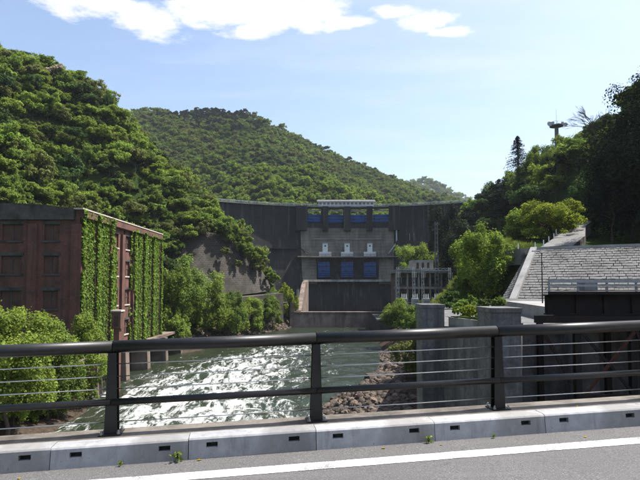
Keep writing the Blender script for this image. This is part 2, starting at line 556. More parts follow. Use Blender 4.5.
# river: dark green water with broken white foam
mt, t, bs, co = new_mat('rapid_river_water')
at = t.n('ShaderNodeAttribute', attribute_name='foam')
wv = t.mapping(co, (1.0, 0.38, 1.0), rot=(0, 0, R(-14)))
f1 = t.noise(wv, 0.5, 10, 0.70, 1.0)
f2 = t.noise(wv, 3.2, 5, 0.65, 0.3)
fm = t.math('ADD', t.math('MULTIPLY', t.math('SUBTRACT', f1, 0.5), 2.6), t.math('MULTIPLY', t.math('SUBTRACT', f2, 0.5), 1.1))
fm = t.math('ADD', fm, at.outputs['Fac'])
foam = t.n('ShaderNodeMapRange', interpolation_type='SMOOTHSTEP', i_From_Min=0.52, i_From_Max=0.98)
t.l(fm, foam.inputs['Value'])
col = t.mix(foam.outputs[0], (0.022, 0.030, 0.017), (0.56, 0.58, 0.56))
t.l(col, bs.inputs['Base Color'])
t.l(t.math('ADD', t.math('MULTIPLY', foam.outputs[0], 0.6), 0.17), bs.inputs['Roughness'])
bs.inputs['IOR'].default_value = 1.33
b = t.n('ShaderNodeBump', i_Strength=0.9, i_Distance=0.22)
t.l(t.math('ADD', t.noise(wv, 1.6, 6, 0.62, 0.5), t.math('MULTIPLY', foam.outputs[0], 0.3)), b.inputs['Height'])
t.l(b.outputs[0], bs.inputs['Normal'])
M['river'] = mt
mt, t, bs, co = new_mat('still_reservoir_water')
bs.inputs['Base Color'].default_value = (0.025, 0.045, 0.04, 1)
bs.inputs['Roughness'].default_value = 0.08
b = t.n('ShaderNodeBump', i_Strength=0.3, i_Distance=0.1)
t.l(t.noise(co, 0.8, 4), b.inputs['Height']); t.l(b.outputs[0], bs.inputs['Normal'])
M['reservoir'] = mt

M['leaf_bright'] = leaf_mat('bright_spring_leaves', (0.160, 0.248, 0.044), 0.20, 0.46, (0.20, 0.265, 0.05))
M['leaf_mid'] = leaf_mat('mid_green_leaves', (0.118, 0.194, 0.038), 0.22, 0.44, (0.152, 0.208, 0.044))
M['leaf_deep'] = leaf_mat('deep_green_leaves', (0.050, 0.098, 0.028), 0.22, 0.36, (0.07, 0.10, 0.03))
M['leaf_olive'] = leaf_mat('olive_leaves', (0.125, 0.160, 0.046), 0.22, 0.40, (0.15, 0.165, 0.055))
M['leaf_dark'] = leaf_mat('dark_evergreen_leaves', (0.020, 0.034, 0.016), 0.2, 0.2)
M['leaf_yellow'] = leaf_mat('yellow_green_leaves', (0.20, 0.26, 0.035), 0.15, 0.42)
M['leaf_cream'] = leaf_mat('cream_blossom', (0.42, 0.37, 0.28), 0.12, 0.08)
M['leaf_ivy'] = leaf_mat('ivy_leaves', (0.125, 0.205, 0.032), 0.1, 0.35)
M['needle'] = leaf_mat('conifer_needles', (0.016, 0.030, 0.017), 0.2, 0.12)
M['grass'] = leaf_mat('grass_blades', (0.13, 0.17, 0.035), 0.2, 0.4)
# ------------------------------------------------------------------ terrain
XL_Y = [-80, 20, 48, 58, 62, 99, 106, 112, 128, 140, 150, 158, 167, 185, 210, 240, 300]
XL_X = [-32, -28, -25.6, -25.6, -31.6, -31.6, -26, -25, -23, -20.5, -16, -12, -9.5, -9, -9, -9, -9]
XF_Y = [-80, 20, 60, 100, 112, 128, 139, 144, 148, 153, 158, 164, 180, 190, 205, 225, 260, 300, 360]
XF_X = [-60, -55, -48, -46, -43, -42, -39, -33.5, -29, -25, -21.5, -18.5, -17, -20, -34, -54, -78, -110, -150]
XR_Y = [-80, 20, 45, 56, 62, 73, 91, 109, 140, 170, 200, 300]
XR_X = [-2, 0, 0.5, 0.5, 1.5, 7.5, 11.5, 13, 15, 20, 34, 34]
RF_Y = [-80, 0, 55, 75, 95, 110, 130, 190, 215, 240, 300, 400]
RF_X = [70, 64, 56, 52, 55, 46, 43, 41, 50, 75, 112, 150]


def wav(x, y):
    return (np.sin(x * .11 + y * .07) + .7 * np.sin(x * .19 - y * .16 + 1.3) + .5 * np.sin(x * .05 + y * .33 + 2.1)
            + .4 * np.sin(x * .41 + .4) * np.sin(y * .37))


E1_U = [-2.5, -1.2, -.6, -.364, -.24, -.17, -.12, -.04, .04, .12, .20, .25, .30, .45, 1, 2.5]
E1_E = [.10, .2, .338, .360, .359, .361, .345, .304, .266, .232, .199, .184, .170, .15, .12, .08]
E2_U = [-2, -.5, -.25, -.18, -.10, -.04, .03, .12, .2, .3, .6, 2]
E2_E = [.05, .12, .18, .235, .247, .245, .215, .175, .145, .13, .1, .05]
E3_U = [-2, 0, .12, .18, .22, .26, .29, .34, .6, 2]
E3_E = [.05, .10, .17, .205, .205, .19, .172, .15, .12, .05]


def terrain_z(x, y):
    x = np.asarray(x, float); y = np.asarray(y, float)
    xl = np.interp(y, XL_Y, XL_X); xf = np.interp(y, XF_Y, XF_X)
    xr = np.interp(y, XR_Y, XR_X); rf = np.interp(y, RF_Y, RF_X)
    w = wav(x, y)
    # left bank
    zt = np.interp(y, [-80, 50, 62, 100, 125, 150, 170, 185], [6, 5, 4.6, 4.6, 5.5, 8.5, 9.5, 9.8])
    reach = np.minimum(12.0, np.maximum(xl - xf, 1.0))
    tl = (xl - x) / reach
    zl = zt * (0.35 * S(tl * 2.2) + 0.65 * S((tl - .25) / .75))
    d = np.maximum(xf - x, 0)
    zl = zl + 1.12 * np.minimum(d, 59) + .34 * np.clip(d - 59, 0, 100) + w * np.minimum(d, 14) * .10
    # cut and fill at the stone retaining wall: slope kept behind its face, ground level with its top behind it
    tw = ((x + 44.4) * .823 + (y - 150) * .569) / 33.4
    sw_ = (x + 44.4 - tw * 27.5) * -.569 + (y - 150 - tw * 19) * .823
    zt_w = np.interp(tw, [0, .14, .32, .51, .70, .86, 1.0], [25.6, 28.6, 30.4, 29.8, 26.8, 21.9, 15.2])
    sf = -10.9 + 6.5 * np.clip(tw, 0, 1)
    fc = 12.0 + (zt_w - 12.0) * np.clip((sw_ - sf) / -sf, 0, 1)
    front = (sw_ <= 0) & (sw_ > sf - 5)
    zc_ = np.where(front, np.minimum(zl, fc - 1.6), np.where((sw_ > 0) & (sw_ < 26), np.maximum(zl, zt_w - .4 + .55 * sw_ - np.maximum(sw_ - 10, 0) * 1.2), zl))
    ww = S((tw + .22) / .2) * (1 - S((tw - 1.0) / .15))
    zl = zl * (1 - ww) + zc_ * ww
    # right bank
    zr0 = np.interp(y, [-80, 40, 62, 78, 100, 130, 190, 215], [4, 3.0, 3.5, 10, 9.6, 8.6, 8.6, 10])
    tr = x - xr
    zr = 2.2 * S(tr / 5) + (zr0 - 2.2) * S((tr - 5) / 9)
    base = np.interp(y, [0, 53, 63, 75, 95, 112, 130], [3, 3, 18, 19.2, 23, 14, 9])
    q = S((x - 24.5) / 6)
    zr = zr * (1 - q) + np.maximum(base, zr) * q
    d2 = np.maximum(x - rf, 0)
    zr = zr + 1.9 * np.minimum(d2, 14) + .60 * np.clip(d2 - 14, 0, 90) + w * np.minimum(d2, 12) * .08
    z = np.where(x < (xl + xr) / 2, zl, zr)
    mid = (x > xl) & (x < xr)
    z = np.where(mid, -1.6, np.maximum(z, -1.6))
    z = np.where(~mid, z, -1.6 * S(np.minimum(x - xl, xr - x) / 2.0))
    # behind the dam: wooded slopes round the reservoir
    yy = np.maximum(y, 1.0)
    u = x / yy
    up = S((y - 262) / 30)
    e1 = np.interp(u, E1_U, E1_E); e2 = np.interp(u, E2_U, E2_E); e3 = np.interp(u, E3_U, E3_E)
    r1 = 640 + 40 * np.sin(u * 9)
    h1 = 14 + e1 * r1 - 6
    t1 = np.clip((y - 300) / (r1 - 300), 0, 1)
    z1 = np.where(y < r1, 30 + (h1 - 30) * t1 ** 0.95, h1 - (y - r1) * .35)
    h2 = 14 + e2 * 390 - 5
    z2 = np.where(y < 390, 40 + (h2 - 40) * np.clip((y - 305) / 85, 0, 1) ** .8, h2 - (y - 390) * .25)
    h3 = 14 + e3 * 1500 - 6
    z3 = np.where(y < 1500, h3 * np.clip((y - 900) / 600, 0, 1), h3 - (y - 1500) * .3)
    far = np.maximum(np.maximum(z1, z2), np.maximum(z3, 0)) + w * 1.6
    far = np.where(np.abs(u) > 2.4, np.minimum(far, 60), far)
    z = np.where(y > 262, z * (1 - up) + np.maximum(np.where(y > 420, -50, z), far) * up, z)
    return z


def axis(lo, hi, step, far, grow=1.22):
    a = list(np.arange(lo, hi + 1e-6, step))
    s = step
    while a[-1] < far[1]:
        s *= grow; a.append(a[-1] + s)
    s = step
    while a[0] > far[0]:
        s *= grow; a.insert(0, a[0] - s)
    return np.array(a)


def grid_mesh(name, xs, ys, zfun, mat, smooth=True):
    X, Y = np.meshgrid(xs, ys)
    Z = zfun(X, Y)
    co = np.stack([X, Y, Z], -1).reshape(-1, 3)
    nx, ny = len(xs), len(ys)
    i = np.arange((ny - 1) * (nx - 1))
    r, c = i // (nx - 1), i % (nx - 1)
    a = r * nx + c
    q = np.stack([a, a + 1, a + nx + 1, a + nx], -1)
    me = bpy.data.meshes.new(name)
    me.vertices.add(len(co)); me.vertices.foreach_set('co', co.ravel())
    me.loops.add(q.size); me.loops.foreach_set('vertex_index', q.ravel().astype(np.int32))
    me.polygons.add(len(q)); me.polygons.foreach_set('loop_start', np.arange(len(q), dtype=np.int32) * 4)
    me.update(calc_edges=True)
    if smooth:
        me.polygons.foreach_set('use_smooth', np.ones(len(q), bool))
    me.materials.append(mat)
    return me, co


xs = axis(-130, 130, 2.0, (-5000, 5000))
ys = axis(-60, 330, 2.0, (-3000, 6000), 1.12)
me, co = grid_mesh('ground', xs, ys, terrain_z, M['ground'])
gx, gy, gz = co.T
grav = (1 - S((gz - 3.0) / 2.0)) * (np.abs(gx) < 60) * (gy < 235)
grav = np.maximum(grav, 0)
at = me.attributes.new('gravel', 'FLOAT', 'POINT'); at.data.foreach_set('value', grav.astype(np.float32))
ground = tag(put('ground', me), kind='structure')

# river with standing waves
wx = np.arange(-34, 36, 0.5); wy = np.concatenate([np.arange(-60, 40, 4), np.arange(40, 240, 0.55)])


def foam_amount(x, y):
    xl = np.interp(y, XL_Y, XL_X); xr = np.interp(y, XR_Y, XR_X)
    mid = xl + (xr - xl) * np.interp(y, [40, 60, 80, 110, 140, 165], [.46, .44, .42, .5, .56, .6])
    wd = np.interp(y, [40, 70, 100, 130, 150, 165], [17, 16, 14, 9, 5, 4])
    core = np.exp(-((x - mid) / wd) ** 2)
    g = np.interp(y, [40, 60, 85, 110, 125, 140, 168], [.75, .74, .72, .55, .38, .25, .2])
    return core * g + .05


def water_z(x, y):
    fo = foam_amount(x, y)
    z = (np.sin(x * 1.1 + y * .75 + np.sin(y * .21 + x * .3) * 1.5) + .8 * np.sin(x * .6 - y * 1.15 + np.sin(x * .4) * 2)
         + .5 * np.sin(x * 2.1 + y * 1.7 + 1.0) + .6 * np.sin(y * .43 + x * .15))
    return z * (.03 + .16 * fo)


me, co = grid_mesh('river_water', wx, wy, water_z, M['river'])
at = me.attributes.new('foam', 'FLOAT', 'POINT'); at.data.foreach_set('value', foam_amount(co[:, 0], co[:, 1]).astype(np.float32))
tag(put('river', me), kind='structure')

mb = MB(); mb.quad((-160, 262, 47), (170, 262, 47), (170, 330, 47), (-160, 330, 47))
tag(mb.build('reservoir_water', M['reservoir']), kind='structure')

# ------------------------------------------------------------------ road bridge
TH = math.atan(.151); SL = .024
ca, sa = math.cos(TH), math.sin(TH)


def BR(u, v, h):
    """bridge frame: u along, v across (away from camera), h above road; v=0 is the rail line"""
    X = u * ca - v * sa
    Y = 5.45 + u * sa + v * ca
    return Vector((X, Y, CZ - 1.6 + SL * u + h))


def brbox(mb, u0, u1, v0, v1, h0, h1):
    return mb.hexa([BR(u0, v0, h0), BR(u1, v0, h0), BR(u1, v1, h0), BR(u0, v1, h0),
                    BR(u0, v0, h1), BR(u1, v0, h1), BR(u1, v1, h1), BR(u0, v1, h1)])


VK = -0.52 * ca - .0          # kerb front face
mb = MB(); brbox(mb, -60, 60, -8.5, VK + .10, -.35, 0)
road = tag(mb.build('road', M['asphalt']), kind='structure')
mb = MB()
n = 60
for k in range(n):
    u0 = -60 + 2 * k
    mb.quad(BR(u0, VK - .50, .004), BR(u0 + 2, VK - .50, .004), BR(u0 + 2, VK - .33, .004), BR(u0, VK - .33, .004))
tag(mb.build('edge_line', M['line']), kind='structure')
mb = MB(); brbox(mb, -60, 60, VK + .102, .16, -.5, .155); brbox(mb, -60, 60, -.02, .18, -.9, -.502)
ledge = tag(mb.build('bridge_ledge', M['ledge']), kind='structure')
mb = MB()
for v in (-8.0, -5.6, -3.2, -.9):
    brbox(mb, -60, 60, v, v + .55, -1.9, -.36)
tag(mb.build('bridge_girder', M['concrete']), kind='structure')

KL = 1.21
kerb = tag(empty('kerb', BR(0, VK, 0)), kind='structure')


def kerb_mesh(u0):
    """one precast kerb block with two reflector slots and a drain notch in its face"""
    mb = MB()
    L = KL - .007
    us = [0, .16, .265, L - .265, L - .16, L]
    hs = [0, .095, .142, .172]
    fv = lambda h: VK + .018 * (h / .17)
    for i in range(5):
        for j in range(3):
            a, b2, c, d = us[i], us[i + 1], hs[j], hs[j + 1]
            if j == 1 and i in (1, 3):
                q = [(a, c), (b2, c), (b2, d), (a, d)]
                for k in range(4):
                    p, s = q[k], q[(k + 1) % 4]
                    mb.quad(BR(u0 + p[0], fv(p[1]), p[1]), BR(u0 + s[0], fv(s[1]), s[1]),
                            BR(u0 + s[0], VK + .06, s[1]), BR(u0 + p[0], VK + .06, p[1]))
            else:
                mb.quad(BR(u0 + a, fv(c), c), BR(u0 + b2, fv(c), c), BR(u0 + b2, fv(d), d), BR(u0 + a, fv(d), d))
    prof = [(fv(.172), .172), (VK + .03, .186), (VK + .05, .192), (VK + .19, .196), (VK + .205, .185), (VK + .21, .157)]
    for (v0, h0), (v1, h1) in zip(prof, prof[1:]):
        mb.quad(BR(u0, v0, h0), BR(u0 + L, v0, h0), BR(u0 + L, v1, h1), BR(u0, v1, h1))
    for uu, flip in ((u0, 1), (u0 + L, 0)):
        pts = [BR(uu, fv(0), 0)] + [BR(uu, v, h) for v, h in prof] + [BR(uu, VK + .21, 0)]
        i = len(mb.v); mb.v += [tuple(p) for p in pts]
        f = tuple(range(i, i + len(pts)))
        mb.f.append(f if flip else f[::-1])
    return mb.mesh('kerb_block', M['kerb'])


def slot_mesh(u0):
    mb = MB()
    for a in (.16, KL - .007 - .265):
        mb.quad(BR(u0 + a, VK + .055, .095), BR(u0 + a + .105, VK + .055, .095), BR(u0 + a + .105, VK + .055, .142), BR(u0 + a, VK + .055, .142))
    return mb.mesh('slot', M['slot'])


kerb.location = (0, 0, 0)
U0 = -.108 / ca
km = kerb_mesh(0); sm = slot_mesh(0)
for k in range(-9, 9):
    off = BR(U0 + k * KL, 0, 0) - BR(0, 0, 0)
    jit = Vector((0, random.uniform(-.004, .004), random.uniform(-.003, .003)))
    o = put('kerb_block', km, kerb, off + jit)
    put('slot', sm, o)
mb = MB()
brbox(mb, U0 - 45, U0 - 9 * KL - .007, VK, VK + .21, .001, .19)
brbox(mb, U0 + 9 * KL, U0 + 45, VK, VK + .21, .001, .19)
mb.build('kerb_continuation', M['kerb'], kerb)

# guard rail: posts, top rail tubes, lower rail tubes, cables
guard = tag(empty('guard_rail', BR(0, 0, .155)), 'dark bronze guard rail with tubular top rail and steel cables along the bridge', 'guard rail')
G0 = BR(0, 0, .155)
PS = 2.085
UP = -.0436 / ca
H0 = .155


def GR(u, v, h):
    return BR(u, v, h) - G0


for k in range(-4, 6):
    u = UP + k * PS
    mb = MB()
    # tapered web plate and two flanges, like a welded I post
    for (va, vb, wa, wb) in ((-.055, -.040, .062, .040), (.040, .055, .062, .040)):
        pb = [GR(u - wa, va - .012, H0 + .012), GR(u + wa, va - .012, H0 + .012), GR(u + wa, vb - .012, H0 + .012), GR(u - wa, vb - .012, H0 + .012)]
        pt = [GR(u - wb, va, .965), GR(u + wb, va, .965), GR(u + wb, vb, .965), GR(u - wb, vb, .965)]
        mb.hexa(pb + pt)
    mb.hexa([GR(u - .008, -.052, H0 + .012), GR(u + .008, -.052, H0 + .012), GR(u + .008, .028, H0 + .012), GR(u - .008, .028, H0 + .012),
             GR(u - .008, -.04, .965), GR(u + .008, -.04, .965), GR(u + .008, .04, .965), GR(u - .008, .04, .965)])
    post = mb.build('post', M['rail'], guard)
    mb = MB(); mb.hexa([GR(u - .105, -.115, H0 + .0005), GR(u + .105, -.115, H0 + .0005), GR(u + .105, .085, H0 + .0005), GR(u - .105, .085, H0 + .0005),
                        GR(u - .105, -.115, H0 + .0115), GR(u + .105, -.115, H0 + .0115), GR(u + .105, .085, H0 + .0115), GR(u - .105, .085, H0 + .0115)])
    mb.build('base_plate', M['rail'], post)
    for du in (-.082, .082):
        for dv in (-.092, .062):
            mb = MB(); mb.tube([GR(u + du, dv, H0 + .012), GR(u + du, dv, H0 + .03)], .016, 6); mb.tube([GR(u + du, dv, H0 + .03), GR(u + du, dv, H0 + .05)], .009, 6)
            mb.build('bolt', M['bolt'], post)
    if k == 5:
        break
    g = .004
    mb = MB(); mb.tube([GR(u + g, 0, 1.022), GR(u + PS - g, 0, 1.022)], .063, 24)
    mb.build('top_rail', M['rail'], guard, smooth=True).data.polygons.foreach_set('use_smooth', [len(p.vertices) == 4 for p in bpy.data.objects['top_rail'].data.polygons])
    mb = MB(); mb.tube([GR(u + g, -.055, .475), GR(u + PS - g, -.055, .475)], .034, 18)
    mb.build('lower_rail', M['rail'], guard, smooth=True)
    for h in (.27, .60, .725, .85):
        sag = .004
        mb = MB(); mb.tube([GR(u, -.012, h), GR(u + PS * .5, -.012, h - sag), GR(u + PS, -.012, h)], .0055, 6)
        mb.build('cable', M['cable'], guard, smooth=True)

# ------------------------------------------------------------------ brick power house
def holed(mb, axis_, at0, at1, us, zs, holes):
    """wall made of blocks on a grid, leaving the listed (column, row) cells open; axis_ is the wall's normal axis"""
    for i in range(len(us) - 1):
        j = 0
        while j < len(zs) - 1:
            if (i, j) in holes:
                j += 1
                continue
            k = j
            while k + 1 < len(zs) - 1 and (i, k + 1) not in holes:
                k += 1
            if axis_ == 'x':
                mb.box(at0, at1, us[i], us[i + 1], zs[j], zs[k + 1])
            else:
                mb.box(us[i], us[i + 1], at0, at1, zs[j], zs[k + 1])
            j = k + 1


BX0, BX1, BY0, BY1 = -46.6, -30.4, 63.0, 94.5
BZ0, BZ1 = 4.6, 22.6
house = tag(empty('brick_power_house', (BX1, BY0, BZ0)), 'old three storey red brick power house with ivy on its river front', 'building')
HO = Vector((BX1, BY0, BZ0))


class HB(MB):
    def build(self, name, mat, parent=None, smooth=False, bevel=0.0):
        if parent is house:
            self.v = [tuple(Vector(p) - HO) for p in self.v]
        return super().build(name, mat, parent, smooth, bevel)

    def sub(self, name, mat, parent):
        self.v = [tuple(Vector(p) - HO) for p in self.v]
        return super().build(name, mat, parent)


NB = 7
bay = (BY1 - BY0) / NB
rows = [(6.4, 8.6), (11.0, 13.3), (15.4, 17.7), (19.6, 21.7)]
us = [BY0]; holes = set()
for k in range(NB):
    c = BY0 + (k + .5) * bay
    us += [c - .95, c + .95]
us.append(BY1)
zs = [BZ0] + [z for r in rows for z in r] + [BZ1]
for i in range(NB):
    for r in range(4):
        holes.add((2 * i + 1, 2 * r + 1))
mb = HB(); holed(mb, 'x', BX1 - .5, BX1, us, zs, holes)
mb.build('river_wall', M['brick'], house)
# gable wall
gcols = [(BX1 - 5.9, 1.0), (BX1 - 3.0, .9), (BX1 - 9.9, .9), (BX1 - 13.2, 1.0)]
gc = [(-43.9, 1.3), (-38.9, 1.3), (-33.9, .95)]
us2 = [BX0]; holes2 = set()
for c, hw in gc:
    us2 += [c - hw, c + hw]
us2.append(BX1 - .5)
for i in range(3):
    for r in range(4):
        holes2.add((2 * i + 1, 2 * r + 1))
mb = HB(); holed(mb, 'y', BY0, BY0 + .5, us2, zs, holes2)
mb.build('end_wall', M['brick'], house)
mb = HB(); mb.box(BX0, BX1 - .5, BY1 - .5, BY1, BZ0, BZ1); mb.box(BX0, BX0 + .5, BY0 + .5, BY1 - .5, BZ0, BZ1)
mb.build('rear_wall', M['brick'], house)
mb = HB(); mb.box(BX0 + .6, BX1 - .6, BY0 + .6, BY1 - .6, BZ0 + .1, BZ1 - .3)
mb.build('inner_core', M['wood_dark'], house)
for k in range(NB + 1):
    y = BY0 + k * bay
    w = .55 if 0 < k < NB else .8
    y0 = max(y - w, BY0 - .28); y1 = min(y + w, BY1 + .28)
    mb = HB(); mb.box(BX1 + .002, BX1 + .38, y0, y1, BZ0 - .3, BZ1 - .9)
    mb.build('pilaster', M['brick'], house)
for xp in (BX0 + .5, -41.4, -36.2, BX1 - .35):
    mb = HB(); mb.box(xp - .55, xp + .55 - (.2 if xp > -31 else 0), BY0 - .35, BY0 - .002, BZ0 - .3, BZ1 - .9)
    mb.build('pilaster', M['brick'], house)
# windows: recessed, boarded or bricked up, with a mullion and a pale sill
for k in range(NB):
    c = BY0 + (k + .5) * bay
    for r, (z0, z1) in enumerate(rows):
        mb = HB(); mb.box(BX1 - .42, BX1 - .24, c - .948, c + .948, z0 + .002, z1 - .002)
        w = mb.build('window', M['infill'] if (k + r) % 3 else M['wood_dark'], house)
        mb = HB()
        for q in (-.06, .06):
            pass
        mb.box(BX1 - .238, BX1 - .17, c - .07, c + .07, z0 + .01, z1 - .12)
        mb.box(BX1 - .238, BX1 - .18, c - .94, c + .94, z1 - .118, z1 - .01)
        mb.box(BX1 - .238, BX1 - .18, c - .94, c - .075, (z0 + z1) / 2 - .05, (z0 + z1) / 2 + .05)
        mb.box(BX1 - .238, BX1 - .18, c + .075, c + .94, (z0 + z1) / 2 - .05, (z0 + z1) / 2 + .05)
        mb.sub('frame', M['brick'] if (k + r) % 2 else M['infill'], w)
        mb = HB(); mb.box(BX1 - .2, BX1 + .14, c - 1.1, c + 1.1, z0 - .2, z0 - .003)
        mb.sub('sill', M['sill'], w)
        mb = HB(); mb.box(BX1 + .003, BX1 + .06, c - 1.15, c + 1.15, z1 + .003, z1 + .3)
        mb.sub('lintel', M['stone_band'], w)
for i, (c, hw) in enumerate(gc):
    for r, (z0, z1) in enumerate(rows):
        mb = HB(); mb.box(c - hw + .002, c + hw - .002, BY0 + .24, BY0 + .42, z0 + .002, z1 - .002)
        w = mb.build('window', M['infill'], house)
        mb = HB(); mb.box(c - .07, c + .07, BY0 + .17, BY0 + .238, z0 + .01, z1 - .12)
        mb.box(c - hw + .01, c + hw - .01, BY0 + .18, BY0 + .238, z1 - .118, z1 - .01)
        mb.sub('frame', M['stone_band'], w)
        mb = HB(); mb.box(c - hw - .15, c + hw + .15, BY0 - .14, BY0 + .2, z0 - .2, z0 - .003)
        mb.sub('sill', M['stone_band'], w)
        mb = HB(); mb.box(c - hw - .18, c + hw + .18, BY0 - .07, BY0 - .003, z1 + .003, z1 + .4)
        mb.sub('lintel', M['stone_band'], w)
# parapet: concrete band with low curved gable
mb = HB(); mb.box(BX1 - .5, BX1 + .5, BY0 + .01, BY1 + .3, BZ1 + .001, BZ1 + .95)
mb.build('cornice', M['brick'], house)
mb = HB(); mb.box(BX1 - .6, BX1 + .58, BY0 - .42, BY1 + .4, BZ1 + .951, BZ1 + 1.12)
mb.build('coping', M['sill'], house)
seg = 14
mb = HB()
for k in range(seg):
    x0 = BX0 + (BX1 - .62 - BX0) * k / seg; x1 = BX0 + (BX1 - .62 - BX0) * (k + 1) / seg
    hh = lambda x: BZ1 + .95 + .75 * math.sin(math.pi * (x - BX0) / (BX1 - BX0))
    mb.hexa([(x0, BY0 - .4, BZ1 - .35), (x1, BY0 - .4, BZ1 - .35), (x1, BY0 + .498, BZ1 - .35), (x0, BY0 + .498, BZ1 - .35),
             (x0, BY0 - .4, hh(x0)), (x1, BY0 - .4, hh(x1)), (x1, BY0 + .498, hh(x1)), (x0, BY0 + .498, hh(x0))])
mb.build('gable_band', M['stone_band'], house)
mb = HB()
for k in range(seg):
    x0 = BX0 + (BX1 - .6 - BX0) * k / seg; x1 = BX0 + (BX1 - .6 - BX0) * (k + 1) / seg
    h0 = hh(x0) - .3; h1 = hh(x1) - .3
    mb.hexa([(x0, BY0 + .5, BZ1), (x1, BY0 + .5, BZ1), (x1, BY1, BZ1), (x0, BY1, BZ1), (x0, BY0 + .5, h0), (x1, BY0 + .5, h1), (x1, BY1, h1), (x0, BY1, h0)])
mb.build('roof', M['roof_grey'], house)
# lamp brackets and downpipes on the river wall
for y in (BY0 + bay * 3 + .75, BY0 + bay * 5 + .75):
    mb = HB(); mb.tube([(BX1 + .12, y, BZ1 - .2), (BX1 + .12, y, BZ0)], .07, 6)
    mb.build('downpipe', M['steel_dark'], house)

# tailrace wall and piers below the power house
tail = tag(empty('tailrace_wall', (-30, 60, 0)), 'stained concrete tailrace wall with square river piers below the brick building', 'wall')
TO = Vector((-30, 60, 0))


def tpart(mb, name, mat):
    mb.v = [tuple(Vector(p) - TO) for p in mb.v]
    return mb.build(name, mat, tail)


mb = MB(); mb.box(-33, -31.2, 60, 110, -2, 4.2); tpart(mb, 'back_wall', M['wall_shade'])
mb = MB(); mb.box(-31.198, -29.0, 60, 112, 4.3, 4.75); tpart(mb, 'deck_slab', M['weir'])
for k, y in enumerate((65.3, 74.7, 83.8, 93.6, 103.5)):
    mb = MB(); mb.hexa([(-31.1, y - .9, -2), (-28.3, y - .7, -2), (-28.3, y + .7, -2), (-31.1, y + .9, -2),
                        (-31.1, y - .9, 4.298), (-28.6, y - .7, 4.298), (-28.6, y + .7, 4.298), (-31.1, y + .9, 4.298)])
    tpart(mb, 'pier', M['weir'])
mb = MB(); mb.hexa([(-33, 52, -1), (-28.6, 57.5, -1), (-28.8, 63.8, -1), (-33, 63.8, -1), (-33, 52, 4.0), (-28.9, 57.5, 4.0), (-29.1, 63.8, 4.0), (-33, 63.8, 4.0)])
tpart(mb, 'wing_wall', M['weir'])

# brick gauge tower in front of the building
tw = tag(empty('gauge_tower', (-26.6, 66, 0)), 'slim brick gauge post with a grey capped box in front of the power house', 'post')
mb = MB(); mb.box(-.36, .36, -.36, .36, -2, 8.3); mb.build('shaft', M['brick'], tw)
mb = MB(); mb.box(-.6, .6, -.55, .55, 8.3, 10.5); mb.build('box', M['infill'], tw, bevel=.04)
mb = MB(); mb.box(-.7, .7, -.65, .65, 10.502, 10.72); mb.build('cap', M['sill'], tw, bevel=.03)
mb = MB(); mb.box(-.25, .25, -.6, -.552, 8.7, 10.0); mb.build('hatch', M['wood_dark'], tw)
# ------------------------------------------------------------------ arch dam
AX, AY, AR = 13.5, 130.0, 120.0
dam = tag(empty('arch_dam', (AX, AY + AR - 10, 0)), 'tall dark concrete arch dam with blue spillway gates closing the valley', 'dam')
DO = Vector((AX, AY + AR - 10, 0))


def arc(a, r, z):
    return Vector((AX + r * math.sin(a), AY + r * math.cos(a), z)) - DO


def rf_(z):
    return AR - 8.0 * float(S((46 - z) / 46.0))


def arch(mb, a0, a1, z0, z1, off=0.0, thick=None, n=None, nz=6):
    """curved wall between two angles; off = how far it stands proud downstream of the dam face"""
    n = n or max(1, int(abs(a1 - a0) / R(2.2)))
    zsl = [z0 + (z1 - z0) * k / nz for k in range(nz + 1)]
    A = [a0 + (a1 - a0) * k / n for k in range(n + 1)]
    rb = AR + 4.0 if thick is None else None
    for i in range(n):
        for j in range(nz):
            p = lambda a, z: arc(a, rf_(z) - off, z)
            mb.quad(p(A[i], zsl[j]), p(A[i + 1], zsl[j]), p(A[i + 1], zsl[j + 1]), p(A[i], zsl[j + 1]))
            bk = lambda a, z: arc(a, rb if rb else rf_(z) - off + thick, z)
            mb.quad(bk(A[i + 1], zsl[j]), bk(A[i], zsl[j]), bk(A[i], zsl[j + 1]), bk(A[i + 1], zsl[j + 1]))
        mb.quad(p(A[i], z1), p(A[i + 1], z1), bk(A[i + 1], z1), bk(A[i], z1))
        mb.quad(bk(A[i], z0), bk(A[i + 1], z0), p(A[i + 1], z0), p(A[i], z0))
    for a, fl in ((a0, 0), (a1, 1)):
        for j in range(nz):
            q = [p(a, zsl[j]), p(a, zsl[j + 1]), bk(a, zsl[j + 1]), bk(a, zsl[j])]
            mb.quad(*(q[::-1] if fl else q))
    return mb


CR = 53.0
AW = R(11.7)
mb = MB(); arch(mb, -R(62), -AW, -2, CR, nz=10); mb.build('left_wing', M['dam_dark'], dam, smooth=False)
mb = MB(); arch(mb, AW, R(58), -2, CR, nz=10); mb.build('right_wing', M['dam_dark'], dam)
mb = MB(); arch(mb, -AW, AW, -2, 44.2, nz=10); mb.build('spillway_body', M['dam_dark'], dam)
# paler spillway panel standing proud, with the sluice bay left open in its lower half
aB = R(7.6)
mb = MB(); arch(mb, -R(11.2), R(11.2), 28.2, 42.4, off=1.2, thick=1.19, nz=4); mb.build('face_panel', M['dam_light'], dam)
mb = MB(); arch(mb, -R(11.2), -aB, 14.5, 28.19, off=1.2, thick=1.19, nz=4); mb.build('face_panel', M['dam_light'], dam)
mb = MB(); arch(mb, aB, R(11.2), 14.5, 28.19, off=1.2, thick=1.19, nz=4); mb.build('face_panel', M['dam_light'], dam)
# lift joints: thin raised string courses on the panel
for z in (36.6,):
    mb = MB(); arch(mb, -R(8.2), R(8.2), z, z + .35, off=1.55, thick=.34, nz=1); mb.build('string_course', M['concrete'], dam)
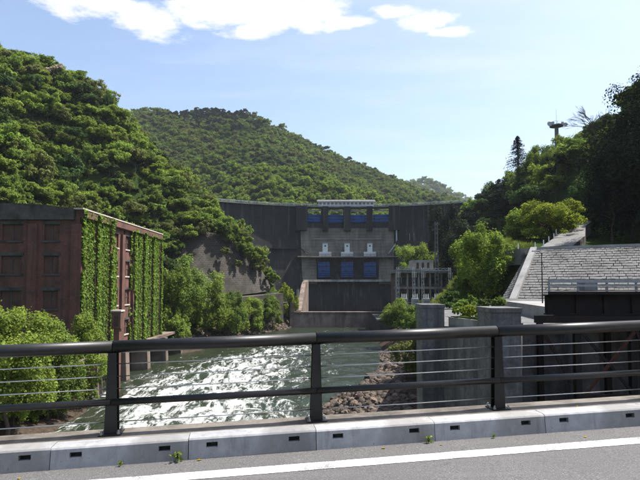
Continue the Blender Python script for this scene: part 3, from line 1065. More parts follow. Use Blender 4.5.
# crest bridge, parapets
mb = MB(); arch(mb, -R(62), R(58), CR + .01, CR + .5, off=1.0, thick=7.0, n=60, nz=1); mb.build('crest_walkway', M['pavement'], dam)  # pale tone stands in for sunlight on the crest edge
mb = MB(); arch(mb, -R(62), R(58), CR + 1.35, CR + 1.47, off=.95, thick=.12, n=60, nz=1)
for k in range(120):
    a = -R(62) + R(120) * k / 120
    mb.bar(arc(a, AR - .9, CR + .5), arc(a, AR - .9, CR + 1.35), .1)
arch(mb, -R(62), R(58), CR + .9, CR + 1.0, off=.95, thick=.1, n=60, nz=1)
mb.build('crest_parapet', M['white_paint'], dam)  # white colour imitates a sunlit railing along the crest
# spillway piers and gates
px_edges = [(295, 306.5), (322, 327.7), (344, 350.6), (367, 373), (389, 400)]


def ang(px):
    X = (px - 320) / F * 249.0 - AX
    return math.asin(X / AR)


for p0, p1 in px_edges:
    mb = MB(); arch(mb, ang(p0), ang(p1), 41.0, CR, off=3.2, thick=9.0, n=2, nz=1)
    mb.build('spillway_pier', M['dam_dark'], dam)
for (a_, b_) in zip(px_edges, px_edges[1:]):
    p0, p1 = a_[1], b_[0]
    mb = MB(); arch(mb, ang(p0 + .15), ang(p1 - .15), 45.4, 49.4, off=-1.2, thick=.5, n=3, nz=3)
    g = mb.build('crest_gate', M['blue'], dam)
    mb = MB()
    for z in (45.9, 47.3, 48.8):
        arch(mb, ang(p0 + .3), ang(p1 - .3), z, z + .3, off=-.5, thick=.65, n=3, nz=1)
    for q in (.2, .5, .8):
        a = ang(p0 + (p1 - p0) * q)
        mb.bar(arc(a, AR + .6, 45.4), arc(a, AR + .6, 49.6), .35)
    mb.build('gate_rib', M['blue'], g)
    mb = MB(); arch(mb, ang(p0), ang(p1), 42.5, 44.9, off=.6, thick=4.0, n=3, nz=1)
    mb.build('spillway_sill', M['dam_dark'], dam)
    mb = MB(); mb.bar(arc(ang(p0), AR + 2, 51.5), arc(ang(p1), AR + 2, 51.5), .4, .6)
    mb.build('hoist_beam', M['steel_pale'], dam)
# inspection gallery below the panel
mb = MB(); arch(mb, -R(12.4), R(12.4), 27.5, 28.0, off=4.2, thick=4.2, nz=1); mb.build('gallery_slab', M['dam_light'], dam)
mb = MB()
for z in (28.6, 29.15):
    arch(mb, -R(12.4), R(12.4), z, z + .08, off=4.15, thick=.08, nz=1)
for k in range(30):
    a = -R(12.4) + R(24.8) * k / 29
    mb.bar(arc(a, rf_(28) - 4.1, 28.0), arc(a, rf_(28) - 4.1, 29.2), .07)
mb.build('gallery_railing', M['steel_dark'], dam)
mb = MB(); arch(mb, -R(11.2), R(11.2), 15.6, 16.6, off=3.4, thick=3.4, nz=1); mb.build('sluice_lip', M['concrete'], dam)
for k in range(3):
    a = ang((324, 346.7, 370)[k])
    r = rf_(29) - 2.4
    hh_ = empty('hoist_house', arc(a, r, 28.0)); hh_.parent = dam; hh_.rotation_euler = (0, 0, -a)
    mb = MB(); mb.box(-3.0, 3.0, -1.3, 1.3, .01, 2.2); mb.build('base', M['white_paint'], hh_)
    mb = MB(); mb.box(-1.25, 1.25, -1.0, 1.0, 2.21, 6.3); mb.build('tower', M['white_paint'], hh_)
    mb = MB(); mb.box(-.4, .4, -1.06, -1.002, 4.7, 5.5); mb.build('window', M['glass'], hh_)
    mb = MB(); mb.box(-1.4, 1.4, -1.15, 1.15, 6.31, 6.5); mb.build('roof', M['steel_pale'], hh_)
    # sluice gate below: curved blue skin with ribs, frame and lifting arms
    a = ang((322.5, 346.5, 370)[k])
    sg = empty('sluice_gate', arc(a, rf_(20) - .1, 17.0)); sg.parent = dam; sg.rotation_euler = (0, 0, -a)
    mb = MB()
    for q in range(8):
        z0, z1 = .6 + q * .95, 1.55 + q * .95
        y0 = -2.2 + .05 * (q - 3) ** 2; y1 = -2.2 + .05 * (q - 2) ** 2
        mb.hexa([(-2.9, y0, z0), (2.9, y0, z0), (2.9, y0 + .25, z0), (-2.9, y0 + .25, z0), (-2.9, y1, z1), (2.9, y1, z1), (2.9, y1 + .25, z1), (-2.9, y1 + .25, z1)])
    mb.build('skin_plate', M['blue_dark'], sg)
    mb = MB()
    for z in (1.0, 2.0, 3.0, 4.0, 6.6):
        mb.box(-3.0, 3.0, -2.75, -2.42, z, z + .3)
    mb.build('rib', M['blue'], sg)
    for sx_ in (-3.3, 3.0):
        mb = MB(); mb.box(sx_, sx_ + .3, -2.7, -.1, 0, 10.3); mb.build('guide_post', M['steel_dark'], sg)
    mb = MB(); mb.bar((-.9, -2.3, 5.6), (-.9, -2.3, 10.4), .16); mb.bar((.9, -2.3, 5.6), (.9, -2.3, 10.4), .16)
    mb.build('lifting_rod', M['steel_dark'], sg)
# service pipe and stair on the right of the panel
a = ang(396.5)
mb = MB(); mb.tube([arc(a, AR - 2.2, 50.5), arc(a, AR - 3, 36), arc(a - R(.3), AR - 4, 33.5), arc(ang(389), rf_(28) - 3.6, 29.2)], .35, 8)
mb.build('service_pipe', M['steel_pale'], dam, smooth=True)
mb = MB(); mb.tube([arc(ang(300), AR - 2.0, 32.5), arc(ang(305), rf_(28) - 3.6, 28.6)], .3, 6)
mb.build('service_pipe', M['dam_dark'], dam)
for px in (409, 413):
    mb = MB(); mb.bar(arc(ang(px), rf_(40) - .4, 30), arc(ang(px), rf_(40) - .6, 39.5), .3); mb.build('ladder_rail', M['concrete'], dam)
mb = MB(); arch(mb, AW + R(.6), R(24), 29.6, 30.1, off=2.0, thick=2.0, nz=1); mb.build('gallery_slab', M['dam_dark'], dam)
mb = MB(); arch(mb, -R(30), -AW - R(.6), 31.6, 32.1, off=1.4, thick=1.4, nz=1); mb.build('gallery_slab', M['dam_dark'], dam)

# control house on the crest
ch = tag(empty('control_house', (13.2, 252.6, CR + .5)), 'long low control house with grey roof on the dam crest', 'building')
mb = MB(); mb.box(-14, 14, -2.2, 2.4, .02, 2.5); mb.build('wall', M['steel_pale'], ch)
mb = MB(); mb.hexa([(-14.8, -3.0, 2.51), (14.8, -3.0, 2.51), (14.8, 3.2, 2.51), (-14.8, 3.2, 2.51), (-14.4, -2.4, 3.4), (14.4, -2.4, 3.4), (14.4, 2.6, 3.4), (-14.4, 2.6, 3.4)])
mb.build('roof', M['roof_grey'], ch)
for k in range(14):
    x = -13 + 2 * k
    mb = MB(); mb.box(x - .65, x + .65, -2.27, -2.202, .9, 2.0); w = mb.build('window', M['glass'], ch)

# low weir and training walls below the dam
wr = tag(empty('weir', (5, 167, 0)), 'brown stained concrete weir across the river below the dam', 'weir')
mb = MB(); mb.hexa([(-15, -1.5, -2), (22, -1.5, -2), (22, 4, -2), (-15, 4, -2), (-15, -.4, 4.6), (22, -.4, 4.6), (22, 2, 4.6), (-15, 2, 4.6)])
mb.build('weir_wall', M['weir'], wr)
mb = MB(); mb.box(-15, 22, -.7, 2.3, 4.602, 5.1); mb.build('coping', M['weir'], wr)
tr_ = tag(empty('training_wall', (-8, 168, 0)), 'pale curved training wall between the weir and the dam foot', 'wall')
mb = MB()
prof = [(0, 5.5), (6, 6.5), (14, 9.5), (22, 13), (30, 15.2), (48, 16)]
for (y0, z0), (y1, z1) in zip(prof, prof[1:]):
    x0 = .03 * y0; x1 = .03 * y1
    mb.hexa([(x0, y0, -2), (x0 + 1.6, y0, -2), (x1 + 1.6, y1, -2), (x1, y1, -2), (x0, y0, z0), (x0 + 1.6, y0, z0), (x1 + 1.6, y1, z1), (x1, y1, z1)])
mb.build('wall', M['weir'], tr_)
for y in (1, 3.4):
    mb = MB(); mb.box(.1, .8, y - .35, y + .35, 5.4, 12.5); mb.build('gauge_post', M['concrete'], tr_)
cv = tag(empty('culvert_outlet', (-13.5, 166, 0)), 'concrete culvert outlet with dark opening beside the weir', 'culvert')
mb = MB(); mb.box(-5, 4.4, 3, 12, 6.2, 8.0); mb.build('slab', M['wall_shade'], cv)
mb = MB(); mb.box(-6.2, -5.0, 1, 12, -1, 8.0); mb.build('side_wall', M['concrete'], cv)
mb = MB(); mb.box(3.6, 4.7, .5, 2.9, -1, 8.2); mb.build('side_wall', M['weir'], cv)
mb = MB(); mb.box(-4.99, 4.4, 9, 11.9, -1, 6.19); mb.build('inner_wall', M['steel_dark'], cv)  # near-black: the shadow inside the culvert mouth is put into its colour

# old stone-block retaining wall on the spur, and the bank road at its foot
sw = tag(empty('stone_retaining_wall', (-30, 160, 8)), 'mossy stone block retaining wall on the hillside left of the dam', 'wall')
SO = Vector((-30, 160, 8))
topl = [(172, 246, 150), (186, 236, 151), (204, 231, 153), (222, 235, 157), (240, 246, 161), (256, 262, 165), (270, 283, 169)]
botl = [(172, 292, 139), (186, 294, 141), (204, 295, 144), (222, 296, 148), (240, 295, 153), (256, 293, 158), (270, 291, 164)]
mb = MB()
for i in range(len(topl) - 1):
    a, b_, c, d = P(*botl[i]) - SO, P(*botl[i + 1]) - SO, P(*topl[i + 1]) - SO, P(*topl[i]) - SO
    back = Vector((-1.0, 3.0, -.5))
    mb.hexa([a, b_, b_ + back, a + back, d, c, c + back, d + back])
mb.build('block_face', M['stone_wall'], sw)
mb = MB()
rd = [(196, 300, 136), (228, 298, 143), (250, 296, 151), (270, 294, 160), (279, 293, 164)]
for i in range(len(rd) - 1):
    a, b_ = P(*rd[i]), P(*rd[i + 1])
    mb.hexa([a + Vector((1.6, -2, -9)), b_ + Vector((1.6, -2, -9)), b_ + Vector((-2, 3, -9)), a + Vector((-2, 3, -9)),
             a + Vector((1.6, -2, 0)), b_ + Vector((1.6, -2, 0)), b_ + Vector((-2, 3, 0)), a + Vector((-2, 3, 0))])
tag(mb.build('bank_path', M['stone_wall']), kind='structure')

# ------------------------------------------------------------------ right bank: embankment, walls, pillars
poly = [(9.7, 26.2), (12.5, 31), (70, 31), (70, 60), (26, 68), (15.5, 72), (12.6, 58), (9.2, 45), (7.9, 34.5)]
mb = MB(); mb.prism(poly, -1, 11.3)
tag(mb.build('embankment', M['pillar']), kind='structure')
mb = MB(); mb.prism([(17, 37), (69, 33), (69, 58), (25, 60), (20, 58)], 11.29, 12.35)
tag(mb.build('pavement', M['pavement']), kind='structure')


def pillar(p, w, dpt, z1, rz, label):
    e = tag(empty('concrete_pillar', (p[0], p[1], 0), rz), label, 'pillar', None)
    mb = MB(); mb.box(-w / 2, w / 2, -dpt / 2, dpt / 2, -1, z1 - .25); mb.build('shaft', M['pillar'], e)
    mb = MB(); mb.box(-w / 2 - .05, w / 2 + .05, -dpt / 2 - .05, dpt / 2 + .05, z1 - .249, z1); mb.build('cap', M['pillar'], e, bevel=.03)
    return e


pillar((7.45, 34.0), 1.5, 1.6, 12.72, R(3), 'slim grey concrete pillar at the bush end of the retaining wall')
pillar((9.35, 26.3), 1.55, 1.9, 12.85, R(3), 'broad grey concrete pillar beside the dark steel trestle')
hp = tag(empty('planter', (9.0, 30.2, 11.3), R(13.9)), 'long concrete planter between the two grey pillars', 'planter')
mb = MB(); mb.box(.15, 1.6, -2.9, 2.9, .0, .62); mb.build('box', M['concrete'], hp, bevel=.03)
mb = MB(); mb.box(.25, 1.5, -2.8, 2.8, .625, .66); mb.build('soil', M['ground'], hp)

# stepped block wall above the road on the right
bw = tag(empty('stepped_block_wall', (21.0, 53.6, 12.35)), 'pale stepped concrete block wall sloping up beside the right bank road', 'wall')
A = Vector((20.6, 53.4, 12.35)); B_ = Vector((47, 40.5, 12.35)); C_ = Vector((22.4, 63.0, 11.6))
AT = Vector((26.0, 60.6, 18.4)); BT = Vector((50, 47.5, 18.4)); CT = Vector((30.2, 73.0, 18.4))
AO = Vector((21.0, 53.6, 12.35))
mb = MB()
mb.hexa([A - AO + Vector((.6, .3, 0)), B_ - AO + Vector((.3, .6, 0)), B_ - AO + Vector((10, 12, 0)), C_ - AO + Vector((1, 0, 0)),
         AT - AO + Vector((.4, .2, -.15)), BT - AO + Vector((.2, .5, -.15)), BT - AO + Vector((6, 10, -.15)), CT - AO + Vector((.6, 0, -.15))])
mb.build('core', M['concrete'], bw)
NR = 21


def block_rows(p0, p1, t0, t1, L, out):
    """courses of separate blocks, each course set back from the one below"""
    mb = MB()
    ln = (p1 - p0).length
    nb = int(ln / L)
    for r in range(NR):
        f0, f1 = r / NR, (r + .76) / NR
        a = p0.lerp(t0, f0); b = p1.lerp(t1, f0)
        a2 = p0.lerp(t0, f1); b2 = p1.lerp(t1, f1)
        a2.xy = a.xy.lerp(a2.xy, .85); b2.xy = b.xy.lerp(b2.xy, .85)
        for k in range(nb):
            g = .03
            st = .5 if r % 2 else 0
            s0 = min((k + st + g) / nb, 1); s1 = min((k + 1 + st - g) / nb, 1)
            j = Vector((random.uniform(-.03, .03), random.uniform(-.03, .03), random.uniform(-.02, .02)))
            q0, q1 = a.lerp(b, s0) + j - AO, a.lerp(b, s1) + j - AO
            w0, w1 = a2.lerp(b2, s0) + j - AO, a2.lerp(b2, s1) + j - AO
            mb.hexa([q0, q1, q1 + out, q0 + out, w0, w1, w1 + out, w0 + out])
    return mb


o = block_rows(A, B_, AT, BT, .4, Vector((.45, .9, 0))).build('block_course', M['block'], bw); o['kind'] = 'stuff'
o = block_rows(C_, A, CT, AT, .4, Vector((.9, -.1, 0))).build('block_course', M['block'], bw); o['kind'] = 'stuff'
mb = MB(); mb.bar(AT - AO + Vector((.2, .3, .02)), BT - AO + Vector((.2, .3, .02)), 1.0, .35); mb.bar(CT - AO + Vector((.2, 0, .02)), AT - AO + Vector((.2, -.2, .02)), 1.0, .35)
mb.build('coping', M['pavement'], bw)
mb = MB()
e0 = A - AO + Vector((-.1, -.15, 0)); e1 = AT - AO + Vector((-.05, -.1, 0))
mb.bar(e0, e1, .7, .5); mb.build('corner_coping', M['pavement'], bw)
mb = MB(); mb.hexa([A - AO + Vector((-2.4, -2.0, -1.2)), A - AO + Vector((4, -3.4, -1.2)), A - AO + Vector((4, -1.6, -1.2)), C_ - AO + Vector((-.6, 0, -1.2)),
                    A - AO + Vector((-1.6, -1.2, .2)), A - AO + Vector((4, -2.8, .2)), A - AO + Vector((4, -1.9, .2)), C_ - AO + Vector((-.3, 0, .2))])
mb.build('base_apron', M['pavement'], bw)

# upper road with white posts
mb = MB()
ur = [(28, 73.5, 18.9), (36, 76, 19.6), (41, 82, 21.6), (47, 93, 24.6), (55, 104, 27.4)]
for a, b_ in zip(ur, ur[1:]):
    a = Vector(a); b_ = Vector(b_)
    s = (b_ - a).cross(Vector((0, 0, 1))).normalized() * 2.3
    mb.hexa([a - s + Vector((0, 0, -2)), a + s + Vector((0, 0, -2)), b_ + s + Vector((0, 0, -2)), b_ - s + Vector((0, 0, -2)),
             a - s + Vector((0, 0, .3)), a + s + Vector((0, 0, .3)), b_ + s + Vector((0, 0, .3)), b_ - s + Vector((0, 0, .3))])
tag(mb.build('upper_road', M['upper_road']), kind='structure')
pm = MB().tube([(0, 0, 0), (0, 0, .95)], .09, 8).mesh('post', M['white_paint'])
for k in range(9):
    f = k / 8 * 3
    i = min(int(f), 2); q = f - i
    a, b_ = Vector(ur[i]), Vector(ur[i + 1])
    s = (b_ - a).cross(Vector((0, 0, 1))).normalized() * 2.1
    o = put('guide_post', pm, None, a.lerp(b_, q) - s + Vector((0, 0, .28)))
    tag(o, 'short white guide post along the uphill road above the block wall', 'post', 'white posts along the uphill road')
mb = MB(); mb.hexa([(43, 66, 17.5), (52, 62, 17.5), (53, 63, 17.5), (44, 67, 17.5), (43, 66, 20.0), (52, 62, 22.6), (53, 63, 22.6), (44, 67, 20.0)])
tag(mb.build('garden_wall', M['concrete']), 'pale concrete wall below the big dark tree', 'wall')

# lamp pole beside the wall
lp = tag(empty('lamp_pole', (20.2, 45.5, 12.35)), 'thin dark lamp pole in front of the stepped block wall', 'lamp')
mb = MB(); mb.tube([(0, 0, 0), (0, 0, 4.55)], [.06, .04], 8); mb.build('pole', M['steel_dark'], lp)
mb = MB(); mb.tube([(0, 0, 4.5), (-.25, 0, 4.7), (-.55, 0, 4.72)], .03, 6); mb.build('arm', M['steel_dark'], lp)
mb = MB(); mb.box(-.85, -.5, -.1, .1, 4.68, 4.78); mb.build('lamp_head', M['steel_grey'], lp)

# dark steel trestle (temporary bridge)
ts = tag(empty('steel_trestle', (11.7, 27, 2)), 'dark rusty steel trestle bridge with cross braced legs by the right bank', 'bridge')
TS = Vector((11.7, 27, 2))


def tpart2(mb, name, mat, parent=ts, bevel=0.0):
    mb.v = [tuple(Vector(p) - TS) for p in mb.v]
    return mb.build(name, mat, parent, bevel=bevel)


for y in (26.2, 30.2):
    x0 = 11.75 if y < 28 else 14.6
    mb = MB()
    mb.box(x0, 34, y - .02, y + .02, 12.52, 13.44)
    mb.box(x0, 34, y - .18, y + .18, 12.45, 12.52); mb.box(x0, 34, y - .18, y + .18, 13.44, 13.51)
    for k in range(16):
        mb.box(x0 + .1 + k * 1.45, x0 + .13 + k * 1.45, y - .17, y - .022, 12.521, 13.439)
    tpart2(mb, 'main_girder', M['steel_dark'])
mb = MB(); mb.hexa([(11.7, 25.7, 13.52), (34, 25.7, 13.52), (34, 30.7, 13.52), (14.5, 30.7, 13.52), (11.7, 25.7, 13.66), (34, 25.7, 13.66), (34, 30.7, 13.66), (14.5, 30.7, 13.66)]); tpart2(mb, 'deck', M['steel_dark'])
for k in range(6):
    x = 11.4 + k * .02
for y in (25.9, 30.4):
    mb = MB(); mb.box(11.1 if y < 28 else 14.2, 34, y - .15, y + .15, 12.05, 12.43); tpart2(mb, 'cap_beam', M['steel_dark'])
legx = (13.25, 16.1, 17.3, 19.5, 22.0)
for x in legx:
    for y in (25.95, 30.3):
        mb = MB()
        mb.box(x - .15, x + .15, y - .16, y - .13, 0, 12.04); mb.box(x - .15, x + .15, y + .13, y + .16, 0, 12.04); mb.box(x - .015, x + .015, y - .129, y + .129, 0, 12.04)
        tpart2(mb, 'leg', M['steel_dark'])
mb = MB()
for (x0, x1) in ((11.6, 13.25), (13.3, 16.05), (17.35, 19.45)):
    pass
for (x0, x1, z0, z1) in ((13.4, 16.0, 11.6, 8.4), (13.4, 16.0, 8.4, 11.6), (17.4, 19.4, 11.6, 8.4), (17.4, 19.4, 8.4, 11.6), (13.4, 16.0, 8.2, 5.0), (13.4, 16.0, 5.0, 8.2), (16.2, 17.2, 11.6, 8.4), (19.6, 21.9, 11.6, 8.4), (19.6, 21.9, 8.4, 11.6)):
    mb = MB(); y = 25.7 if z0 > z1 else 25.58
    mb.bar((x0, y, z0), (x1, y, z1), .1, .14); tpart2(mb, 'brace', M['steel_rust'] if z0 < z1 else M['steel_dark'])
mb = MB(); mb.bar((11.3, 25.9, 12.0), (12.9, 25.9, 9.0), .12, .16); tpart2(mb, 'brace', M['steel_dark'])
for z in (8.3, 4.9):
    mb = MB(); mb.box(13.0, 22.4, 25.4, 25.52, z, z + .2); tpart2(mb, 'tie_beam', M['steel_dark'])
# rail on the trestle deck: posts and two box rails
for k in range(12):
    x = 11.85 + k * 1.5
    mb = MB(); mb.box(x - .04, x + .04, 25.86, 25.94, 13.661, 14.28); tpart2(mb, 'rail_post', M['steel_grey'])
for (z, h) in ((13.92, .1), (14.12, .17)):
    mb = MB(); mb.box(11.8, 34, 25.78, 25.855, z, z + h); tpart2(mb, 'side_rail', M['steel_grey'])
for k, x in enumerate((14.8, 18.9)):
    mb = MB(); mb.box(x, x + .75, 28.0, 28.8, 13.67, 14.25 - .1 * k)
    o = tag(tpart2(mb, 'concrete_weight', M['concrete'], None, bevel=.04), ('pale concrete weight block standing on the steel trestle deck, with clear deck on both sides', 'low concrete weight block on the trestle deck above the braced legs')[k], 'block')
    o.location = TS
mb = MB(); mb.box(15.0, 16.4, 29.6, 30.9, -1, 11.9)
o = mb.build('abutment_column', M['pillar']); tag(o, 'square grey concrete column standing behind the trestle legs', 'column')

# ------------------------------------------------------------------ right bank river wall and switchyard
rw = tag(empty('river_wall', (15, 150, 0)), 'dark concrete quay wall on the right bank below the switchyard', 'wall')
mb = MB(); mb.hexa([(.3, -14, -2), (14, -14, -2), (14, 16, -2), (2, 16, -2), (.6, -14, 4.4), (14, -14, 4.4), (14, 16, 4.4), (2.2, 16, 4.4)])
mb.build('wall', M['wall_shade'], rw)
mb = MB(); mb.box(.4, 14.2, -14.3, -13.9, 4.41, 4.8); mb.build('coping', M['concrete'], rw)

sb = tag(empty('switch_house', (22.5, 150, 8.6)), 'two storey concrete frame switch house with flat roof and roof hut', 'building')
mb = MB(); mb.box(.6, 27, 1.0, 13, 0, 9.0); mb.build('wall', brick_mat('brown_panel', (0.12, 0.07, 0.055), (0.17, 0.10, 0.08), (0.15, 0.11, 0.1), 2.5), sb)
mb = MB(); mb.box(-.6, 28.5, -1.0, 14, 9.01, 9.9); mb.build('roof', M['concrete'], sb)
mb = MB(); mb.box(-.1, 28, -.4, .98, 4.2, 4.9); mb.build('floor_band', M['concrete'], sb)
for k in range(9):
    x = .3 + 3.4 * k
    mb = MB(); mb.box(x - .25, x + .25, -.2, .3, 0, 4.19); mb.box(x - .25, x + .25, -.2, .3, 4.91, 9.0); mb.build('column', M['concrete'], sb)
for k in range(8):
    for r in range(2):
        x = 2.0 + 3.4 * k; z = 1.2 + 4.6 * r
        mb = MB(); mb.box(x - 1.2, x + 1.2, .9, .998, z, z + 2.0); w = mb.build('window', M['glass'], sb)
        mb = MB(); mb.box(x - .06, x + .06, .82, .898, z, z + 2.0); mb.build('mullion', M['steel_pale'], w)
mb = MB(); mb.box(5.6, 12, 2, 8, 9.91, 13.0); rh = mb.build('roof_hut', M['pavement'], sb)
for x in (7.2, 8.8, 10.4):
    mb = MB(); mb.box(x - .35, x + .35, 1.92, 1.998, 10.4, 12.2); mb.build('louvre', M['wood_dark'], rh)


def lattice_mast(name, loc, h, w, mat, label, cat, group=None, n=10, taper=.6):
    e = tag(empty(name, loc), label, cat, group)
    mb = MB()
    for sx_ in (-1, 1):
        for sy in (-1, 1):
            mb.bar((sx_ * w / 2, sy * w / 2, 0), (sx_ * w / 2 * taper, sy * w / 2 * taper, h), w * .14)
    mb.build('corner_post', mat, e)
    mb = MB()
    for k in range(n):
        z0, z1 = h * k / n, h * (k + 1) / n
        w0, w1 = w / 2 * (1 + (taper - 1) * k / n), w / 2 * (1 + (taper - 1) * (k + 1) / n)
        s = 1 if k % 2 else -1
        for sy in (-1, 1):
            mb.bar((-s * w0, sy * w0, z0), (s * w1, sy * w1, z1), w * .09)
            mb.bar((sy * w0, -s * w0, z0), (sy * w1, s * w1, z1), w * .09)
    mb.build('lattice', mat, e)
    return e


q = P(437, 305, 135)
mt_ = lattice_mast('lattice_tower', (q.x, 135, 8.6), 22.5, .95, M['steel_mid'], 'tall thin grey lattice tower in front of the switch house', 'tower', n=18)
mb = MB(); mb.bar((-1.1, 0, 20.5), (1.1, 0, 20.5), .12); mb.build('cross_arm', M['steel_mid'], mt_)
gp = [(P(398, 305, 128).x, 128), (P(414, 305, 128).x, 128), (P(423, 300, 132).x, 132), (P(450, 300, 132).x, 132)]
gl = ('pale lattice gantry post by the quay bushes', 'pale lattice gantry post under the roof hut', 'pale lattice gantry post just left of the tall lattice tower', 'pale lattice gantry post between tower and round tree')
for (x, y), l_ in zip(gp, gl):
    e = lattice_mast('gantry_post', (x, y, 8.6), 10.0, .6, M['steel_grey'], l_, 'post', 'switchyard gantry posts', n=10, taper=.8)
    for k in range(3):
        mb = MB()
        for d in range(5):
            mb.tube([(-.5 + .5 * k, -.6, 8.6 - d * .28), (-.5 + .5 * k, -.6, 8.48 - d * .28)], [.17, .10], 8)
        mb.build('insulator', M['ceramic'], e)
gb = [(gp[0], gp[1], 9.4), (gp[2], gp[3], 9.2)]
for k, (a, b_, z) in enumerate(gb):
    mb = MB(); mb.bar((0, 0, 0), (b_[0] - a[0], 0, 0), .25, .1); mb.bar((0, 0, .6), (b_[0] - a[0], 0, .6), .12, .1)
    for j in range(8):
        x0 = (b_[0] - a[0]) * j / 8; x1 = (b_[0] - a[0]) * (j + 1) / 8
        mb.bar((x0, 0, 0 if j % 2 else .6), (x1, 0, .6 if j % 2 else 0), .07)
    o = mb.build('gantry_beam', M['steel_pale']); o.location = (a[0], a[1] - .45, 8.6 + z)
    tag(o, ('pale lattice gantry beam over the quay bushes', 'pale lattice gantry beam passing behind the tall lattice tower')[k], 'beam')
for k in range(5):
    x = P(404 + k * 11, 300, 122).x
    e = tag(empty('transformer', (x, 122, 8.6)), ('grey switchyard transformer with white bushings'), 'transformer', 'switchyard transformers')
    mb = MB(); mb.box(-.8, .8, -.7, .7, .1, 2.2); mb.build('tank', M['steel_grey'], e, bevel=.05)
    mb = MB()
    for j in range(6):
        mb.box(-.7 + j * .26, -.62 + j * .26, -1.1, -.71, .3, 1.9)
    mb.build('cooling_fin', M['steel_grey'], e)
    for j in (-.5, 0, .5):
        mb = MB(); mb.tube([(j, 0, 2.2), (j, 0, 2.5), (j, 0, 2.51), (j, 0, 2.8), (j, 0, 2.81), (j, 0, 3.3)], [.16, .1, .16, .1, .14, .05], 8)
        mb.build('bushing', M['ceramic'], e)
fn = tag(empty('yard_fence', (18, 112, 8.6)), 'grey post and rail fence along the edge of the switchyard', 'fence')
for k in range(16):
    mb = MB(); mb.box(k * 1.6 - .05, k * 1.6 + .05, -.05, .05, -2, 1.5); mb.build('post', M['steel_grey'], fn)
for z in (.5, .95, 1.4):
    mb = MB(); mb.box(0, 24, -.09, -.052, z, z + .09); mb.build('rail', M['steel_pale'], fn)

# radio mast on the right-hand hill
rm_base = P(557, 150, 165)
rm = tag(empty('radio_mast', (rm_base.x, 165, rm_base.z)), 'steel radio mast with round dish antennas on the wooded hill', 'mast')
hM = P(557, 126.5, 165).z - rm_base.z
mb = MB(); mb.tube([(0, 0, -8), (0, 0, hM + .6)], [.75, .6], 10); mb.build('mast_pole', M['steel_mid'], rm)
mb = MB(); mb.tube([(0, 0, hM), (0, 0, hM + .35)], 2.2, 14); mb.build('platform', M['steel_mid'], rm)
mb = MB()
for k in range(10):
    a = k * math.pi / 5
    mb.bar((2.1 * math.cos(a), 2.1 * math.sin(a), hM + .35), (2.1 * math.cos(a), 2.1 * math.sin(a), hM + 1.3), .09)
mb.tube([(2.1 * math.cos(k * math.pi / 8), 2.1 * math.sin(k * math.pi / 8), hM + 1.3) for k in range(17)], .06, 5)
mb.build('platform_rail', M['steel_grey'], rm)
for (x, z, r) in ((-2.6, .7, .85), (2.7, .5, .7), (1.7, .9, .5), (-1.5, 1.0, .5)):
    mb = MB(); mb.tube([(x, -.3, hM + z), (x, -.75, hM + z), (x, -.8, hM + z)], [r * .55, r, r * .92], 16); d = mb.build('dish_antenna', M['steel_grey'], rm)
    mb = MB(); mb.bar((x * .5, 0, hM + z), (x, -.35, hM + z), .16); mb.build('bracket', M['steel_dark'], d)
mb = MB(); mb.tube([(0, 0, hM + .6), (0, 0, hM + 6)], [.06, .03], 5); mb.build('whip_aerial', M['steel_grey'], rm)
# ------------------------------------------------------------------ vegetation
def cards(name, C, Nn, size, col, mat, asp=.62):
    """leaf-sized rhombic faces: centres, facing directions, sizes, tints"""
    n = len(C)
    rv = rng.normal(size=(n, 3))
    Tn = np.cross(Nn, rv); Tn /= np.linalg.norm(Tn, axis=1, keepdims=True) + 1e-9
    Bn = np.cross(Nn, Tn)
    s = size[:, None]
    droop = Nn * s * .12
    V = np.stack([C - Tn * s * .5 - droop, C + Bn * s * asp * .5, C + Tn * s * .5 - droop, C - Bn * s * asp * .5], 1).reshape(-1, 3)
    me = bpy.data.meshes.new(name)
    me.vertices.add(n * 4); me.vertices.foreach_set('co', V.ravel().astype(np.float32))
    me.loops.add(n * 4); me.loops.foreach_set('vertex_index', np.arange(n * 4, dtype=np.int32))
    me.polygons.add(n); me.polygons.foreach_set('loop_start', np.arange(n, dtype=np.int32) * 4)
    me.update(calc_edges=True)
    ca_ = me.attributes.new('col', 'FLOAT_COLOR', 'POINT')
    cc = np.repeat(np.concatenate([col, np.ones((n, 1))], 1), 4, axis=0)
    ca_.data.foreach_set('color', cc.ravel().astype(np.float32))
    me.materials.append(mat)
    return me


def unit(v):
    return v / (np.linalg.norm(v, axis=-1, keepdims=True) + 1e-9)


